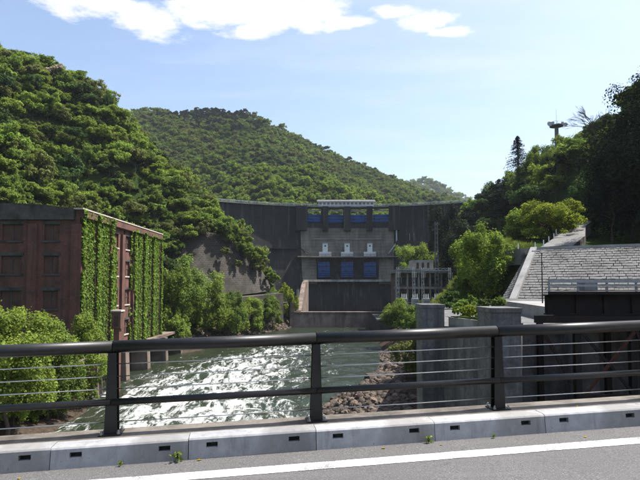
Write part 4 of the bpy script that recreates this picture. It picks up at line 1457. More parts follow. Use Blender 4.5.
def crown_mesh(name, rx, ry, rz, zc, nl, n, leaf, mat, flat=.35, lobe=(.20, .46), jit=.5):
    """foliage made of many leaf faces on the shells of unequal lobes spread over the crown"""
    ld = unit(rng.normal(size=(nl, 3)))
    ld[:, 2] = np.where(ld[:, 2] < -flat, -ld[:, 2], ld[:, 2])
    lr = rng.uniform(.42, .86, nl)[:, None]
    lc = ld * lr
    ls = rng.uniform(lobe[0], lobe[1], nl)
    lt = rng.uniform(.72, 1.25, nl)
    w = ls ** 2; w /= w.sum()
    k = rng.choice(nl, n, p=w)
    # each lobe carries smaller sprays of leaves, so the outline breaks up
    ns_ = 9
    sd = unit(rng.normal(size=(nl, ns_, 3)))
    sd[:, :, 2] = np.where(sd[:, :, 2] < -.3, -sd[:, :, 2], sd[:, :, 2])
    sr = rng.uniform(.30, .58, (nl, ns_)); st = rng.uniform(.80, 1.22, (nl, ns_))
    so = rng.uniform(.55, 1.0, (nl, ns_))
    j = rng.integers(0, ns_, n)
    d = unit(rng.normal(size=(n, 3)))
    d[:, 2] = np.where(rng.random(n) < .4, np.abs(d[:, 2]), d[:, 2])
    rad = ls[k] * sr[k, j] * (rng.uniform(.0, 1.0, n) ** .33) * rng.uniform(.85, 1.2, n)
    c = lc[k] + sd[k, j] * (ls[k] * so[k, j])[:, None] + d * rad[:, None]
    c = c * np.array([rx, ry, rz]) + np.array([0, 0, zc])
    nn = unit(d + rng.normal(size=(n, 3)) * jit + np.array([0, 0, .4]))
    sz = leaf * rng.uniform(.6, 1.35, n)
    tint = lt[k] * st[k, j] * rng.uniform(.65, 1.35, n)
    col = np.stack([tint * rng.uniform(.9, 1.14, n), tint, tint * rng.uniform(.8, 1.2, n)], 1)
    return cards(name, c, nn, sz, col, mat)


def trunk_mesh(name, h, r, spread, seed, limbs=5):
    rr = random.Random(seed)
    mb = MB()
    pts = [Vector((0, 0, -1.0))]
    for k in range(1, 6):
        pts.append(Vector((rr.uniform(-.04, .04) * h, rr.uniform(-.04, .04) * h, h * k / 5)))
    mb.tube(pts, [r * 1.35] + [r * (1 - .75 * k / 5) for k in range(1, 6)], 8)
    for k in range(limbs):
        a = 2 * math.pi * (k + rr.random() * .6) / limbs
        z = h * rr.uniform(.40, .75)
        p0 = Vector((0, 0, z)); L = spread * rr.uniform(.6, .95)
        p1 = p0 + Vector((math.cos(a) * L * .5, math.sin(a) * L * .5, L * .35)); p2 = p0 + Vector((math.cos(a) * L, math.sin(a) * L, L * .55))
        mb.tube([p0, p1, p2], [r * .45, r * .3, r * .1], 6)
    return mb.mesh(name, M['bark'], smooth=True)


# shared crowns for the hillside woods
KINDS = ['leaf_bright', 'leaf_mid', 'leaf_deep', 'leaf_olive', 'leaf_dark', 'leaf_cream']
shapes = []
for k in range(6):
    rx, ry, rz = 4.2 * random.uniform(.9, 1.1), 4.2 * random.uniform(.9, 1.1), 3.7 * random.uniform(.85, 1.2)
    shapes.append((crown_mesh('crown', rx, ry, rz, 5.6, random.randint(18, 25), 5200, .46, M['leaf_mid']), trunk_mesh('trunk', 6.0, .22, 3.4, k)))
crown_of = {}
for kd in KINDS:
    for k, (c, tk) in enumerate(shapes):
        m2 = c.copy(); m2.materials.clear(); m2.materials.append(M[kd]); crown_of[kd, k] = m2


def hill_tree(x, y, z, kd, k, s, label, group, name='broadleaf_tree', cat='tree'):
    e = tag(empty(name, (x, y, z), random.uniform(0, 6.28)), label, cat, group)
    e.scale = (s * random.uniform(.9, 1.12), s * random.uniform(.9, 1.12), s * random.uniform(.85, 1.2))
    e.rotation_euler = (random.uniform(-.06, .06), random.uniform(-.06, .06), random.uniform(0, 6.28))
    put('trunk', shapes[k][1], e)
    put('crown', crown_of[kd, k], e)
    return e


def scatter_group(sources):
    """geometry nodes: instance the source meshes on the points of the object"""
    ng = bpy.data.node_groups.new('scatter', 'GeometryNodeTree')
    ng.interface.new_socket('Geometry', in_out='INPUT', socket_type='NodeSocketGeometry')
    ng.interface.new_socket('Geometry', in_out='OUTPUT', socket_type='NodeSocketGeometry')
    gi = ng.nodes.new('NodeGroupInput'); go = ng.nodes.new('NodeGroupOutput')
    jn = ng.nodes.new('GeometryNodeJoinGeometry')
    for s in reversed(sources):
        oi = ng.nodes.new('GeometryNodeObjectInfo'); oi.inputs['Object'].default_value = s
        oi.transform_space = 'ORIGINAL'; oi.inputs['As Instance'].default_value = True
        ng.links.new(oi.outputs['Geometry'], jn.inputs[0])

    def attr(nm, ty):
        a = ng.nodes.new('GeometryNodeInputNamedAttribute'); a.data_type = ty; a.inputs['Name'].default_value = nm
        return a.outputs['Attribute']
    ip = ng.nodes.new('GeometryNodeInstanceOnPoints'); ip.inputs['Pick Instance'].default_value = True
    ng.links.new(gi.outputs[0], ip.inputs['Points']); ng.links.new(jn.outputs[0], ip.inputs['Instance'])
    ng.links.new(attr('pick', 'INT'), ip.inputs['Instance Index'])
    ng.links.new(attr('scl', 'FLOAT_VECTOR'), ip.inputs['Scale'])
    e2r = ng.nodes.new('FunctionNodeEulerToRotation')
    ng.links.new(attr('rot', 'FLOAT_VECTOR'), e2r.inputs[0]); ng.links.new(e2r.outputs[0], ip.inputs['Rotation'])
    ng.links.new(ip.outputs[0], go.inputs[0])
    return ng


def scatter(name, pts, scl, pick, sources, label, cat, rot=None):
    n = len(pts)
    me = bpy.data.meshes.new(name)
    me.from_pydata([tuple(p) for p in pts], [], [])
    scl = np.asarray(scl, float)
    if scl.ndim == 1:
        scl = np.stack([scl] * 3, 1)
    if rot is None:
        rot = np.stack([rng.uniform(-.1, .1, n), rng.uniform(-.1, .1, n), rng.uniform(0, 6.28, n)], 1)
    a = me.attributes.new('scl', 'FLOAT_VECTOR', 'POINT'); a.data.foreach_set('vector', scl.ravel().astype(np.float32))
    a = me.attributes.new('rot', 'FLOAT_VECTOR', 'POINT'); a.data.foreach_set('vector', rot.ravel().astype(np.float32))
    a = me.attributes.new('pick', 'INT', 'POINT'); a.data.foreach_set('value', np.asarray(pick, np.int32))
    o = put(name, me)
    md = o.modifiers.new('scatter', 'NODES'); md.node_group = scatter_group(sources)
    return tag(o, label, cat, None, 'stuff')


def jgrid(x0, x1, y0, y1, s):
    X, Y = np.meshgrid(np.arange(x0, x1, s), np.arange(y0, y1, s))
    X = X.ravel() + rng.uniform(-.42, .42, X.size) * s; Y = Y.ravel() + rng.uniform(-.42, .42, Y.size) * s
    return X, Y


def pix(x, y, z):
    e = np.arctan2(z - CZ, y)
    px = 320 + F * x / (y * math.cos(PITCH) + (z - CZ) * math.sin(PITCH))
    py = 263.2 - F * np.tan(e - PITCH)
    return px, py


LEFT = {'leaf_bright': 'bright green',
        'leaf_mid': 'mid green',
        'leaf_deep': 'deep green',
        'leaf_olive': 'olive green'}
X, Y = jgrid(-175, -8, 60, 204, 4.5)
Z = terrain_z(X, Y)
xf = np.interp(Y, XF_Y, XF_X)
px, py = pix(X, Y, Z + 5)
# stay off the stone wall: drop trees standing in front of its face
face = ((px > 168) & (px < 262) & (py > np.interp(px, [168, 186, 204, 222, 240, 262], [252, 240, 236, 242, 254, 272])) & (py < 300) & (Y < 172))
keep = (X < np.where((Y > 128) & (Y < 172), xf - 5.0, xf - 1.0)) & (px > -320) & (px < 330) & ~face
X, Y, Z, px, py = X[keep], Y[keep], Z[keep], px[keep], py[keep]
# hidden-behind-the-ridge test: keep what the slope in front does not cover
vis = np.ones(len(X), bool)
for i in range(len(X)):
    tt = np.linspace(.35, .97, 40)
    zz_ = CZ + (Z[i] + 8.5 - CZ) * tt
    vis[i] = not np.any(terrain_z(X[i] * tt, Y[i] * tt) > zz_)
X, Y, Z, px = X[vis], Y[vis], Z[vis], px[vis]
order = np.argsort(Y + 1000 * (px < -25))
print('left hill trees', len(order))
nb_ = wav(X * 2.1, Y * 1.7)
rest = []
cnt = {}
src_trees = {}
for rank, i in enumerate(order):
    v = random.random() + .12 * nb_[i]
    kd = 'leaf_bright' if v < .42 else 'leaf_mid' if v < .68 else 'leaf_olive' if v < .84 else 'leaf_deep'
    s = random.uniform(.58, 1.05)
    if rank < 210:
        size = 'small' if s < .72 else 'large' if s > .92 else 'middle-sized'
        where = ('just above the brick power house roof' if Y[i] < 112 else 'near the top of the steep left hill' if Z[i] > 66
                 else 'on the spur above the stone retaining wall' if X[i] > -62 and Y[i] > 140 else 'halfway up the steep left hill')
        e = hill_tree(X[i], Y[i], Z[i] - .8, kd, random.randrange(6), s, '%s %s broadleaf tree %s' % (size, LEFT[kd], where),
                      '%s %s trees %s' % (size, LEFT[kd], where))
        src_trees.setdefault((kd, 0), e)
    else:
        rest.append((i, kd, s))


def crown_source(kd):
    """an existing crown of that kind, reused by the distant woods"""
    for o in bpy.data.objects:
        if o.name.startswith('crown') and o.type == 'MESH' and o.data in [crown_of[kd, k] for k in range(6)]:
            return o


SRC = [crown_source(k) for k in ('leaf_bright', 'leaf_mid', 'leaf_deep', 'leaf_olive')]
if rest:
    idx = [r[0] for r in rest]
    pk = [['leaf_bright', 'leaf_mid', 'leaf_deep', 'leaf_olive'].index(r[1]) for r in rest]
    scatter('hill_wood', np.stack([X[idx], Y[idx], Z[idx] - .8], 1), [r[2] for r in rest], pk, SRC, 'dense green wood on the upper part of the steep left hill', 'wood')
# cream flowering tree on the ridge, another in the slope
for (qx, qy, D, l_) in ((97, 82, 172, 'cream flowering tree on the ridge of the left hill'), (56, 88, 160, 'cream tinged tree below the ridge of the left hill')):
    q = P(qx, qy + 14, D)
    hill_tree(q.x, q.y, max(q.z - 6, float(terrain_z(q.x, q.y)) - 2), 'leaf_cream', 2, .85, l_, None, 'flowering_tree')

# undergrowth on the banks and slopes
ux, uy = jgrid(-150, -10, 62, 205, 2.4)
uz = terrain_z(ux, uy)
upx, upy = pix(ux, uy, uz + 1)
k_ = (ux < np.interp(uy, XL_Y, XL_X) - 5.0) & (upx > -320) & (upx < 330) & ~((ux > BX0 - 1) & (ux < BX1 + 2.5) & (uy > BY0 - 4) & (uy < BY1 + 3))
k_ &= ~((upx > 168) & (upx < 275) & (upy > np.interp(upx, [168, 186, 204, 222, 240, 275], [250, 238, 234, 240, 252, 286])) & (upy < 302) & (uy < 175))
n_ = int(k_.sum())
scatter('undergrowth', np.stack([ux, uy, uz - 1.6], 1)[k_], rng.uniform(.32, .60, n_), rng.choice(4, n_, p=[.35, .35, .15, .15]), SRC,
        'dense green undergrowth covering the left bank slope', 'undergrowth')

# right-hand hill
RIGHT = {'leaf_bright': 'light green broadleaf',
         'leaf_mid': 'mid green broadleaf',
         'leaf_deep': 'deep green broadleaf',
         'leaf_dark': 'blackish evergreen'}
X, Y = jgrid(38, 190, 84, 215, 5.4)
Z = terrain_z(X, Y)
rfx = np.interp(Y, RF_Y, RF_X)
px, py = pix(X, Y, Z + 5)
uroad = np.interp(Y, [73, 76, 82, 93, 104, 112], [30, 36, 41, 47, 55, 60])
keep = (X > rfx - 1.5) & (px < 700) & ~((np.abs(X - uroad) < 7) & (Y < 112))
X, Y, Z = X[keep], Y[keep], Z[keep]
c_ = 0
rest = []
for i in np.argsort(Y):
    tt = np.linspace(.35, .97, 40)
    if np.any(terrain_z(X[i] * tt, Y[i] * tt) > CZ + (Z[i] + 8.5 - CZ) * tt):
        continue
    v = random.random()
    kd = 'leaf_deep' if v < .4 else 'leaf_dark' if v < .55 else 'leaf_mid' if v < .82 else 'leaf_bright'
    s = random.uniform(.7, 1.15)
    if c_ < 80:
        size = 'small' if s < .84 else 'large' if s > 1.0 else 'middle-sized'
        where = 'high on the shaded hill right of the dam' if Z[i] > 44 else 'above the uphill road' if Y[i] < 112 else 'low on the shaded hill right of the dam'
        hill_tree(X[i], Y[i], Z[i] - 1.0, kd, random.randrange(6), s, '%s %s tree %s' % (size, RIGHT[kd], where), '%s %s trees %s' % (size, RIGHT[kd], where))
    else:
        rest.append((X[i], Y[i], Z[i] - 1.0, s, ['leaf_bright', 'leaf_mid', 'leaf_deep', 'leaf_dark'].index(kd)))
    c_ += 1
if rest:
    ra = np.array(rest)
    scatter('hill_wood', ra[:, :3], ra[:, 3], ra[:, 4].astype(int), [crown_source(k) for k in ('leaf_bright', 'leaf_mid', 'leaf_deep', 'leaf_dark')],
            'dense dark green wood on the upper part of the right bank hill', 'wood')
print('right hill trees', c_)
ux, uy = jgrid(24, 150, 66, 212, 3.6)
uz = terrain_z(ux, uy)
k_ = ((ux > np.interp(uy, RF_Y, RF_X) - 3)) & (np.abs(ux - np.interp(uy, [73, 76, 82, 93, 104, 112], [30, 36, 41, 47, 55, 60])) > 4.5) & (ux / uy < .72)
n_ = int(k_.sum())
scatter('undergrowth', np.stack([ux, uy, uz - .6], 1)[k_], rng.uniform(.22, .42, n_), rng.choice(4, n_, p=[.15, .35, .35, .15]), SRC,
        'dense green undergrowth covering the right bank slope', 'undergrowth')

# distant woods behind the dam
dark_src = None
X, Y = jgrid(-330, 330, 268, 720, 5.0)
u = X / Y
k_ = (u > -.46) & (u < .42)
X, Y = X[k_], Y[k_]
Z = terrain_z(X, Y)
k_ = (Z > 50) | (Y > 330)
X, Y, Z = X[k_], Y[k_], Z[k_]
n_ = len(X)
g = wav(X * .35, Y * .3) + rng.normal(0, .8, n_)
fh = Y < 400
pk = np.where(g > 1.3, 2, np.where(g > .1, 1, np.where(g > -1.1, 3, 0)))
pk = np.where(fh & (rng.random(n_) < .55), 0, pk)
pk = np.where(~fh & (pk == 0) & (rng.random(n_) < .6), 1, pk)
sc_ = rng.uniform(.45, .98, n_)
print('far wood', n_)
pt_ = np.sin(X * .021 + 1.2) * np.cos(Y * .017 + X * .008) + rng.normal(0, .28, n_)
pk = np.where((pt_ > .45) & (Y > 400), 4, pk)
sc_ = np.where(pk == 0, sc_ * 1.15, sc_)
scatter('distant_wood', np.stack([X, Y, Z - 3.0], 1), sc_, pk, SRC + [crown_source('leaf_dark')], 'dense mixed green wood covering the hills behind the dam', 'wood')
X, Y = jgrid(40, 560, 1330, 1560, 17)
Z = terrain_z(X, Y); n_ = len(X)
scatter('far_ridge_wood', np.stack([X, Y, Z - 4.0], 1), rng.uniform(2, 3.2, n_), rng.choice(4, n_), SRC, 'pale far wooded ridge seen over the end of the dam', 'wood')


# single trees and bushes that stand out
def px_tree(name, pxc, top, bot, D, hw, mat, label, cat='tree', leaf=.24, lobes=22, cover=1.5, trunk=True, group=None, low=.0, depth=1.0, cap=34000, top_only=False):
    b = P(pxc, bot, D); t_ = P(pxc, top, D)
    gz = float(terrain_z(b.x, b.y))
    if gz < -.3:
        print('IN WATER', name, pxc, D, round(gz, 2))
    elif abs(gz - b.z) > .6:
        print('GROUND', name, pxc, D, 'base', round(b.z, 2), 'terrain', round(gz, 2))
    if gz < b.z and top_only is False:
        b.z = max(gz, b.z - 6) - .15
    h = t_.z - b.z
    rx = hw * D / F
    e = tag(empty(name, (b.x, b.y, b.z)), label, cat, group)
    rz = h * (.5 if low == 0 else (1 - low) / 2)
    zc = h - rz * .98
    area = 4 * math.pi * ((rx * rx * 2 + rz * rx * 2) / 4)
    n = int(min(cap, cover * area * 1.5 / (.31 * leaf * leaf)))
    put('crown', crown_mesh('crown', rx * 1.06, rx * 1.06 * depth, rz * 1.04, zc, lobes, n, leaf, M[mat], flat=1.1), e)
    if trunk:
        put('trunk', trunk_mesh('trunk', max(zc, .8), max(.08, rx * .055), rx * .8, int(pxc)), e)
    return e


px_tree('broadleaf_tree', 6, 296, 402, 44, 44, 'leaf_bright', 'big bright green bush tree on the bank in front of the brick end wall', leaf=.25, lobes=30)
px_tree('shrub', 48, 322, 404, 51, 27, 'leaf_mid', 'rounded green shrub on the bank right of the big bush tree', 'shrub', leaf=.22)
px_tree('shrub', 82, 318, 372, 57, 25, 'leaf_bright', 'pale green shrub below the ivy corner of the power house', 'shrub', leaf=.22)
px_tree('shrub', 58, 352, 410, 52, 20, 'leaf_mid', 'low spreading shrub above the bare soil of the bank', 'shrub', leaf=.18)
px_tree('shrub', -20, 330, 418, 44, 34, 'leaf_bright', 'leafy shrub at the bottom of the left bank', 'shrub', leaf=.2)
px_tree('shrub', 14, 358, 416, 47, 22, 'leaf_bright', 'small light shrub at the foot of the big bush tree', 'shrub', leaf=.18)
px_tree('shrub', 34, 384, 416, 50, 20, 'leaf_mid', 'low leafy shrub on the bare soil river bank', 'shrub', leaf=.17)
px_tree('shrub', 82, 372, 405, 57, 14, 'leaf_olive', 'olive shrub at the foot of the tailrace wing wall', 'shrub', leaf=.18)
px_tree('shrub', 236, 302, 322, 134, 13, 'leaf_bright', 'light green shrub against the bank path wall', 'shrub', leaf=.3, trunk=False)
px_tree('shrub', 264, 299, 316, 149, 12, 'leaf_mid', 'mid green shrub against the bank path wall', 'shrub', leaf=.3, trunk=False)
px_tree('broadleaf_tree', 180, 256, 338, 108, 23, 'leaf_mid', 'dense green tree beside the far end of the power house', leaf=.36, lobes=26)
px_tree('broadleaf_tree', 206, 276, 338, 118, 20, 'leaf_bright', 'light green tree leaning over the river past the power house', leaf=.36)
px_tree('shrub', 172, 304, 346, 103, 15, 'leaf_bright', 'light green shrub at the river end of the power house', 'shrub', leaf=.3)
px_tree('shrub', 228, 294, 328, 126, 18, 'leaf_mid', 'green shrub above the gravel beach', 'shrub', leaf=.32)
px_tree('shrub', 252, 297, 318, 142, 15, 'leaf_bright', 'light green shrub below the bank path', 'shrub', leaf=.32)
px_tree('shrub', 272, 296, 312, 155, 11, 'leaf_bright', 'small leafy shrub near the culvert outlet', 'shrub', leaf=.32)
px_tree('shrub', 286, 284, 304, 168, 10, 'leaf_yellow', 'yellowish grassy shrub on top of the culvert outlet', 'shrub', leaf=.34)
px_tree('broadleaf_tree', 483, 222, 308, 75, 27, 'leaf_bright', 'round bright green tree standing alone left of the block wall', leaf=.3, lobes=34, low=.12)
px_tree('broadleaf_tree', 470, 252, 308, 80, 20, 'leaf_mid', 'darker green tree behind the round bright tree', leaf=.3, lobes=20)
px_tree('broadleaf_tree', 552, 202, 248, 90, 31, 'leaf_yellow', 'yellow green spreading tree beside the uphill road', leaf=.32, lobes=28)
px_tree('broadleaf_tree', 520, 212, 252, 96, 18, 'leaf_bright', 'light green tree left of the yellow green tree', leaf=.32)
px_tree('broadleaf_tree', 416, 244, 280, 172, 22, 'leaf_bright', 'light green tree on the bank in front of the dam wing', leaf=.42, lobes=20)
px_tree('broadleaf_tree', 448, 205, 300, 165, 17, 'leaf_dark', 'dark evergreen tree against the right end of the dam', leaf=.42, lobes=26)
px_tree('broadleaf_tree', 470, 215, 300, 140, 24, 'leaf_dark', 'dark evergreen tree behind the switch house', leaf=.42, lobes=30)
px_tree('shrub', 398, 298, 328, 112, 16, 'leaf_bright', 'leafy shrub on the quay before the gantry posts', 'shrub', leaf=.28)
px_tree('shrub', 412, 306, 330, 104, 11, 'leaf_mid', 'small shrub at the foot of the slim pillar', 'shrub', leaf=.26)
px_tree('shrub', 406, 332, 368, 60, 15, 'leaf_olive', 'olive shrub growing from the river rocks', 'shrub', leaf=.2, cover=1.1)
px_tree('broadleaf_tree', 678, 62, 262, 70, 72, 'leaf_dark', 'huge blackish evergreen tree towering over the right side road', leaf=.36, lobes=80, cover=3.2, low=.05, cap=170000)
px_tree('broadleaf_tree', 614, 140, 250, 76, 24, 'leaf_dark', 'dark evergreen tree joined to the huge evergreen', leaf=.38, lobes=26)
px_tree('broadleaf_tree', 690, 130, 262, 64, 44, 'leaf_dark', 'dark evergreen tree outside the huge evergreen', leaf=.42, lobes=30)
px_tree('broadleaf_tree', 578, 132, 200, 120, 20, 'leaf_mid', 'green tree under the bare branches beside the huge evergreen', leaf=.36)
px_tree('broadleaf_tree', 538, 146, 190, 142, 17, 'leaf_mid', 'green tree on the hilltop between the conifer and the radio mast', leaf=.36)
px_tree('broadleaf_tree', 562, 136, 185, 150, 18, 'leaf_bright', 'light green tree hiding the foot of the radio mast', leaf=.36)
px_tree('broadleaf_tree', 526, 165, 200, 138, 14, 'leaf_deep', 'deep green tree at the foot of the lone conifer', leaf=.36)
px_tree('broadleaf_tree', 596, 165, 240, 100, 24, 'leaf_deep', 'deep green tree above the uphill road', leaf=.36)
for k in range(7):
    q = Vector((9.0, 30.2, 11.95)) + Matrix.Rotation(R(13.9), 3, 'Z') @ Vector((.75 + .25 * (k % 2), -2.3 + .75 * k, 0))
    e = tag(empty('hedge_plant', q), 'small clipped yellow green plant in the concrete planter', 'plant', 'plants in the planter')
    put('leaves', crown_mesh('leaves', .55, .55, .42, .34, 8, 900, .11, M['leaf_yellow' if k % 3 else 'leaf_bright'], flat=.9), e)

# conifer on the right hill
q = P(518, 170, 150)
cf = tag(empty('conifer_tree', q), 'lone dark pointed conifer on the skyline of the right hill', 'tree')
hC = P(518, 135, 150).z - q.z
cs, ns, ss = [], [], []
for k in range(46):
    f = k / 46.0
    z = hC * (.12 + .86 * f); L = hC * .40 * (1 - f) ** .75 * random.uniform(.7, 1.1) + .15
    for b_ in range(7):
        a = random.uniform(0, 6.28)
        for s_ in range(9):
            r_ = L * (s_ + random.random()) / 9
            cs.append((math.cos(a) * r_ + random.uniform(-.1, .1), math.sin(a) * r_ + random.uniform(-.1, .1), z - r_ * .22 + random.uniform(-.08, .08)))
            ns.append((random.gauss(0, .5), random.gauss(0, .5), 1)); ss.append(.62 * random.uniform(.6, 1.2))
cs = np.array(cs); tint = rng.uniform(.7, 1.3, len(cs))
put('crown', cards('crown', cs, unit(np.array(ns)), np.array(ss), np.stack([tint] * 3, 1), M['needle'], .4), cf)
mb = MB(); mb.tube([(0, 0, -3), (0, 0, hC * .6), (0, 0, hC)], [.28, .14, .03], 7); mb.build('trunk', M['bark'], cf)

# bare branched tree beside the big evergreen
q = P(596, 128, 92)
bt = tag(empty('bare_tree', q), 'leafless branching tree against the sky beside the huge evergreen', 'tree')
mb = MB(); tw_ = MB()
rr = random.Random(5)


def branch(p, d, L, r, lev):
    p1 = p + d * L * .5 + Vector((rr.uniform(-.1, .1), 0, rr.uniform(-.05, .12))) * L
    p2 = p + d * L
    (mb if lev < 2 else tw_).tube([p, p1, p2], [r, r * .8, r * .55], 5)
    if lev >= 4:
        return
    for k in range(4 if lev else 5):
        f = rr.uniform(.35, 1.0)
        nd = (d + Vector((rr.uniform(-.95, .6), rr.uniform(-.7, .7), rr.uniform(-.45, .6)))).normalized()
        branch(p.lerp(p2, f), nd, L * rr.uniform(.45, .68), r * .55, lev + 1)


branch(Vector((0, 0, -4)), Vector((-.12, 0, 1)).normalized(), 4.6, .12, 0)
branch(Vector((-.4, 0, .5)), Vector((-.62, .05, .75)).normalized(), 3.0, .08, 1)
branch(Vector((-.3, 0, 0)), Vector((-.95, .1, .12)).normalized(), 3.2, .07, 1)
mb.build('trunk', M['bark'], bt); tw_.build('twigs', M['bark'], bt)

def k_lane(a):
    return float(int((a - BY0) / bay * 2))


# ivy on the river front of the power house
def ivy(y0, y1, label, n, top):
    yy = rng.uniform(y0, y1, n * 2); zz_ = rng.uniform(BZ0 - .3, BZ1 + top, n * 2)
    keep = []
    for a, z in zip(yy, zz_):
        v = mnoise.noise(Vector((a * .55, z * .30, 3.1))) + .45 * mnoise.noise(Vector((a * 1.9, z * 1.2, 7)))
        edge = min(a - y0 + (9 if y0 < BY0 + 1 else 0), y1 - a + (9 if y1 > BY1 - 1 else 0)) / 2.6 + .5 * mnoise.noise(Vector((z * .45, 2.2, y0)))
        lane = ((a - BY0) / bay) % 1.0
        wob = .02 * mnoise.noise(Vector((z * .8, k_lane(a), 1)))
        gap = .8 * (.5 + mnoise.noise(Vector((z * .5, k_lane(a) * 3, 5)))) if (.12 < lane + wob < .16 or .835 < lane + wob < .87) else 0
        keep.append(v + .40 + min(edge, 1) * .45 - .35 - max(gap, 0) * 1.2 > 0)
    keep = np.array(keep)
    yy, zz_ = yy[keep][:n], zz_[keep][:n]
    lane = ((yy - BY0) / bay) % 1.0
    onp = (lane < .125) | (lane > .875)
    ctop = zz_ > BZ1 + .0
    xx = BX1 + np.where(onp, .40, .04) + np.where(ctop, .2, 0) + rng.uniform(.02, .30, len(yy))
    C = np.stack([xx, yy, zz_], 1) - np.array([BX1, y0, BZ0])
    nn = unit(np.array([1, 0, .35]) + rng.normal(size=(len(yy), 3)) * .45)
    tint = rng.uniform(.65, 1.35, len(yy))
    e = tag(empty('ivy', (BX1, y0, BZ0)), label, 'ivy')
    put('leaves', cards('leaves', C, nn, rng.uniform(.26, .55, len(yy)), np.stack([tint * rng.uniform(.85, 1.2, len(yy)), tint, tint], 1), M['leaf_ivy'], .8), e)
    mb = MB()
    for k in range(int((y1 - y0) / 1.2)):
        a = .5 + k * 1.2
        mb.tube([(.45, a, -.2), (.47, a + .3, 5), (.46, a - .2, 10), (.47, a + .2, 15)], [.05, .04, .03, .015], 5)
    mb.build('stem', M['bark'], e)


ivy(BY0 - .3, BY0 + bay * 2.5, 'bright ivy sheet covering the near corner of the brick river front', 11500, .9)
ivy(BY0 + bay * 3.7, BY1 + .3, 'bright ivy sheet covering the far half of the brick river front', 15000, .3)

# ------------------------------------------------------------------ rocks, gravel, small plants
rocks = []
for k in range(4):
    bm = bmesh.new(); bmesh.ops.create_icosphere(bm, subdivisions=2, radius=.5)
    for v in bm.verts:
        f = 1 + .38 * mnoise.noise(v.co * 2.3 + Vector((k * 9.1, 0, 0))) + .15 * mnoise.noise(v.co * 6 + Vector((0, k * 3.3, 0)))
        v.co = v.co * f
        v.co.z *= .68
    me = bpy.data.meshes.new('boulder'); bm.to_mesh(me); bm.free(); me.materials.append(M['rock']); rocks.append(me)
bpos = [(373, 372, 2.2), (381, 378, 1.6), (390, 366, 1.9), (397, 377, 1.5), (384, 362, 1.4), (377, 383, 1.2), (405, 383, 1.3), (368, 386, 1.0), (411, 372, 1.2), (392, 388, 1.1), (362, 393, .9), (402, 392, 1.0)]
bl = []
for k, (a, b_, s) in enumerate(bpos):
    d = 14 * F / (b_ - 285) * .93
    q = P(a, b_, d)
    o = put('boulder', rocks[k % 4], None, (q.x, q.y, float(terrain_z(q.x, q.y)) + s * .12))
    o.scale = (s, s * random.uniform(.8, 1.2), s * random.uniform(.8, 1.1)); o.rotation_euler = (random.uniform(-.3, .3), random.uniform(-.3, .3), random.uniform(0, 6))
    bl.append(tag(o, '%s angular brown boulder in the rubble below the slim concrete pillar' % ('large' if s > 1.55 else 'small' if s < 1.15 else 'middle-sized'), 'boulder', '%s boulders on the right bank' % ('large' if s > 1.55 else 'small' if s < 1.15 else 'middle-sized')))
RS = bl[:4]
X, Y = jgrid(-32, 18, 40, 170, .5)
xl = np.interp(Y, XL_Y, XL_X); xr = np.interp(Y, XR_Y, XR_X)
k1 = (X < xl + .8) & (X > xl - 8) & (Y > 112) & (X > -40)
k2 = (X > xr - .8) & (X < xr + 9) & (Y < 105) & ~((X > 6.2) & (Y < 46))
k3 = (X < xl + .5) & (X > xl - 4) & (Y < 58)
kk = k1 | k2
X, Y = X[kk], Y[kk]
n_ = len(X)
sc_ = rng.uniform(.25, 1.0, n_) ** 2.0 * 1.05
scatter('river_rubble', np.stack([X, Y, terrain_z(X, Y) + .02], 1), sc_, rng.choice(4, n_), RS, 'loose brown rubble stones along both river banks', 'rubble',
        rot=np.stack([rng.uniform(-.5, .5, n_), rng.uniform(-.5, .5, n_), rng.uniform(0, 6.28, n_)], 1))

# grass tufts on the banks
def tuft(name, n, h, sp, mat):
    mb = MB()
    for k in range(n):
        a = random.uniform(0, 6.28); r_ = random.uniform(0, sp)
        p = Vector((math.cos(a) * r_, math.sin(a) * r_, 0)); L = h * random.uniform(.6, 1.2)
        d = Vector((math.cos(a) * .35 + random.uniform(-.2, .2), math.sin(a) * .35 + random.uniform(-.2, .2), 1)).normalized()
        s = Vector((-math.sin(a), math.cos(a), 0)) * h * .05
        mb.quad(p - s, p + s, p + d * L * .6 + s * .8, p + d * L * .6 - s * .8)
        mb.quad(p + d * L * .6 - s * .8, p + d * L * .6 + s * .8, p + d * L + Vector((d.x, d.y, -.3)) * L * .25 + s * .1, p + d * L + Vector((d.x, d.y, -.3)) * L * .25 - s * .1)
    me = mb.mesh(name, mat)
    c = me.attributes.new('col', 'FLOAT_COLOR', 'POINT')
    tv = np.repeat(rng.uniform(.7, 1.3, len(me.vertices) // 8 + 1), 8)[:len(me.vertices)]
    c.data.foreach_set('color', np.stack([tv, tv, tv, np.ones_like(tv)], 1).ravel().astype(np.float32))
    return me


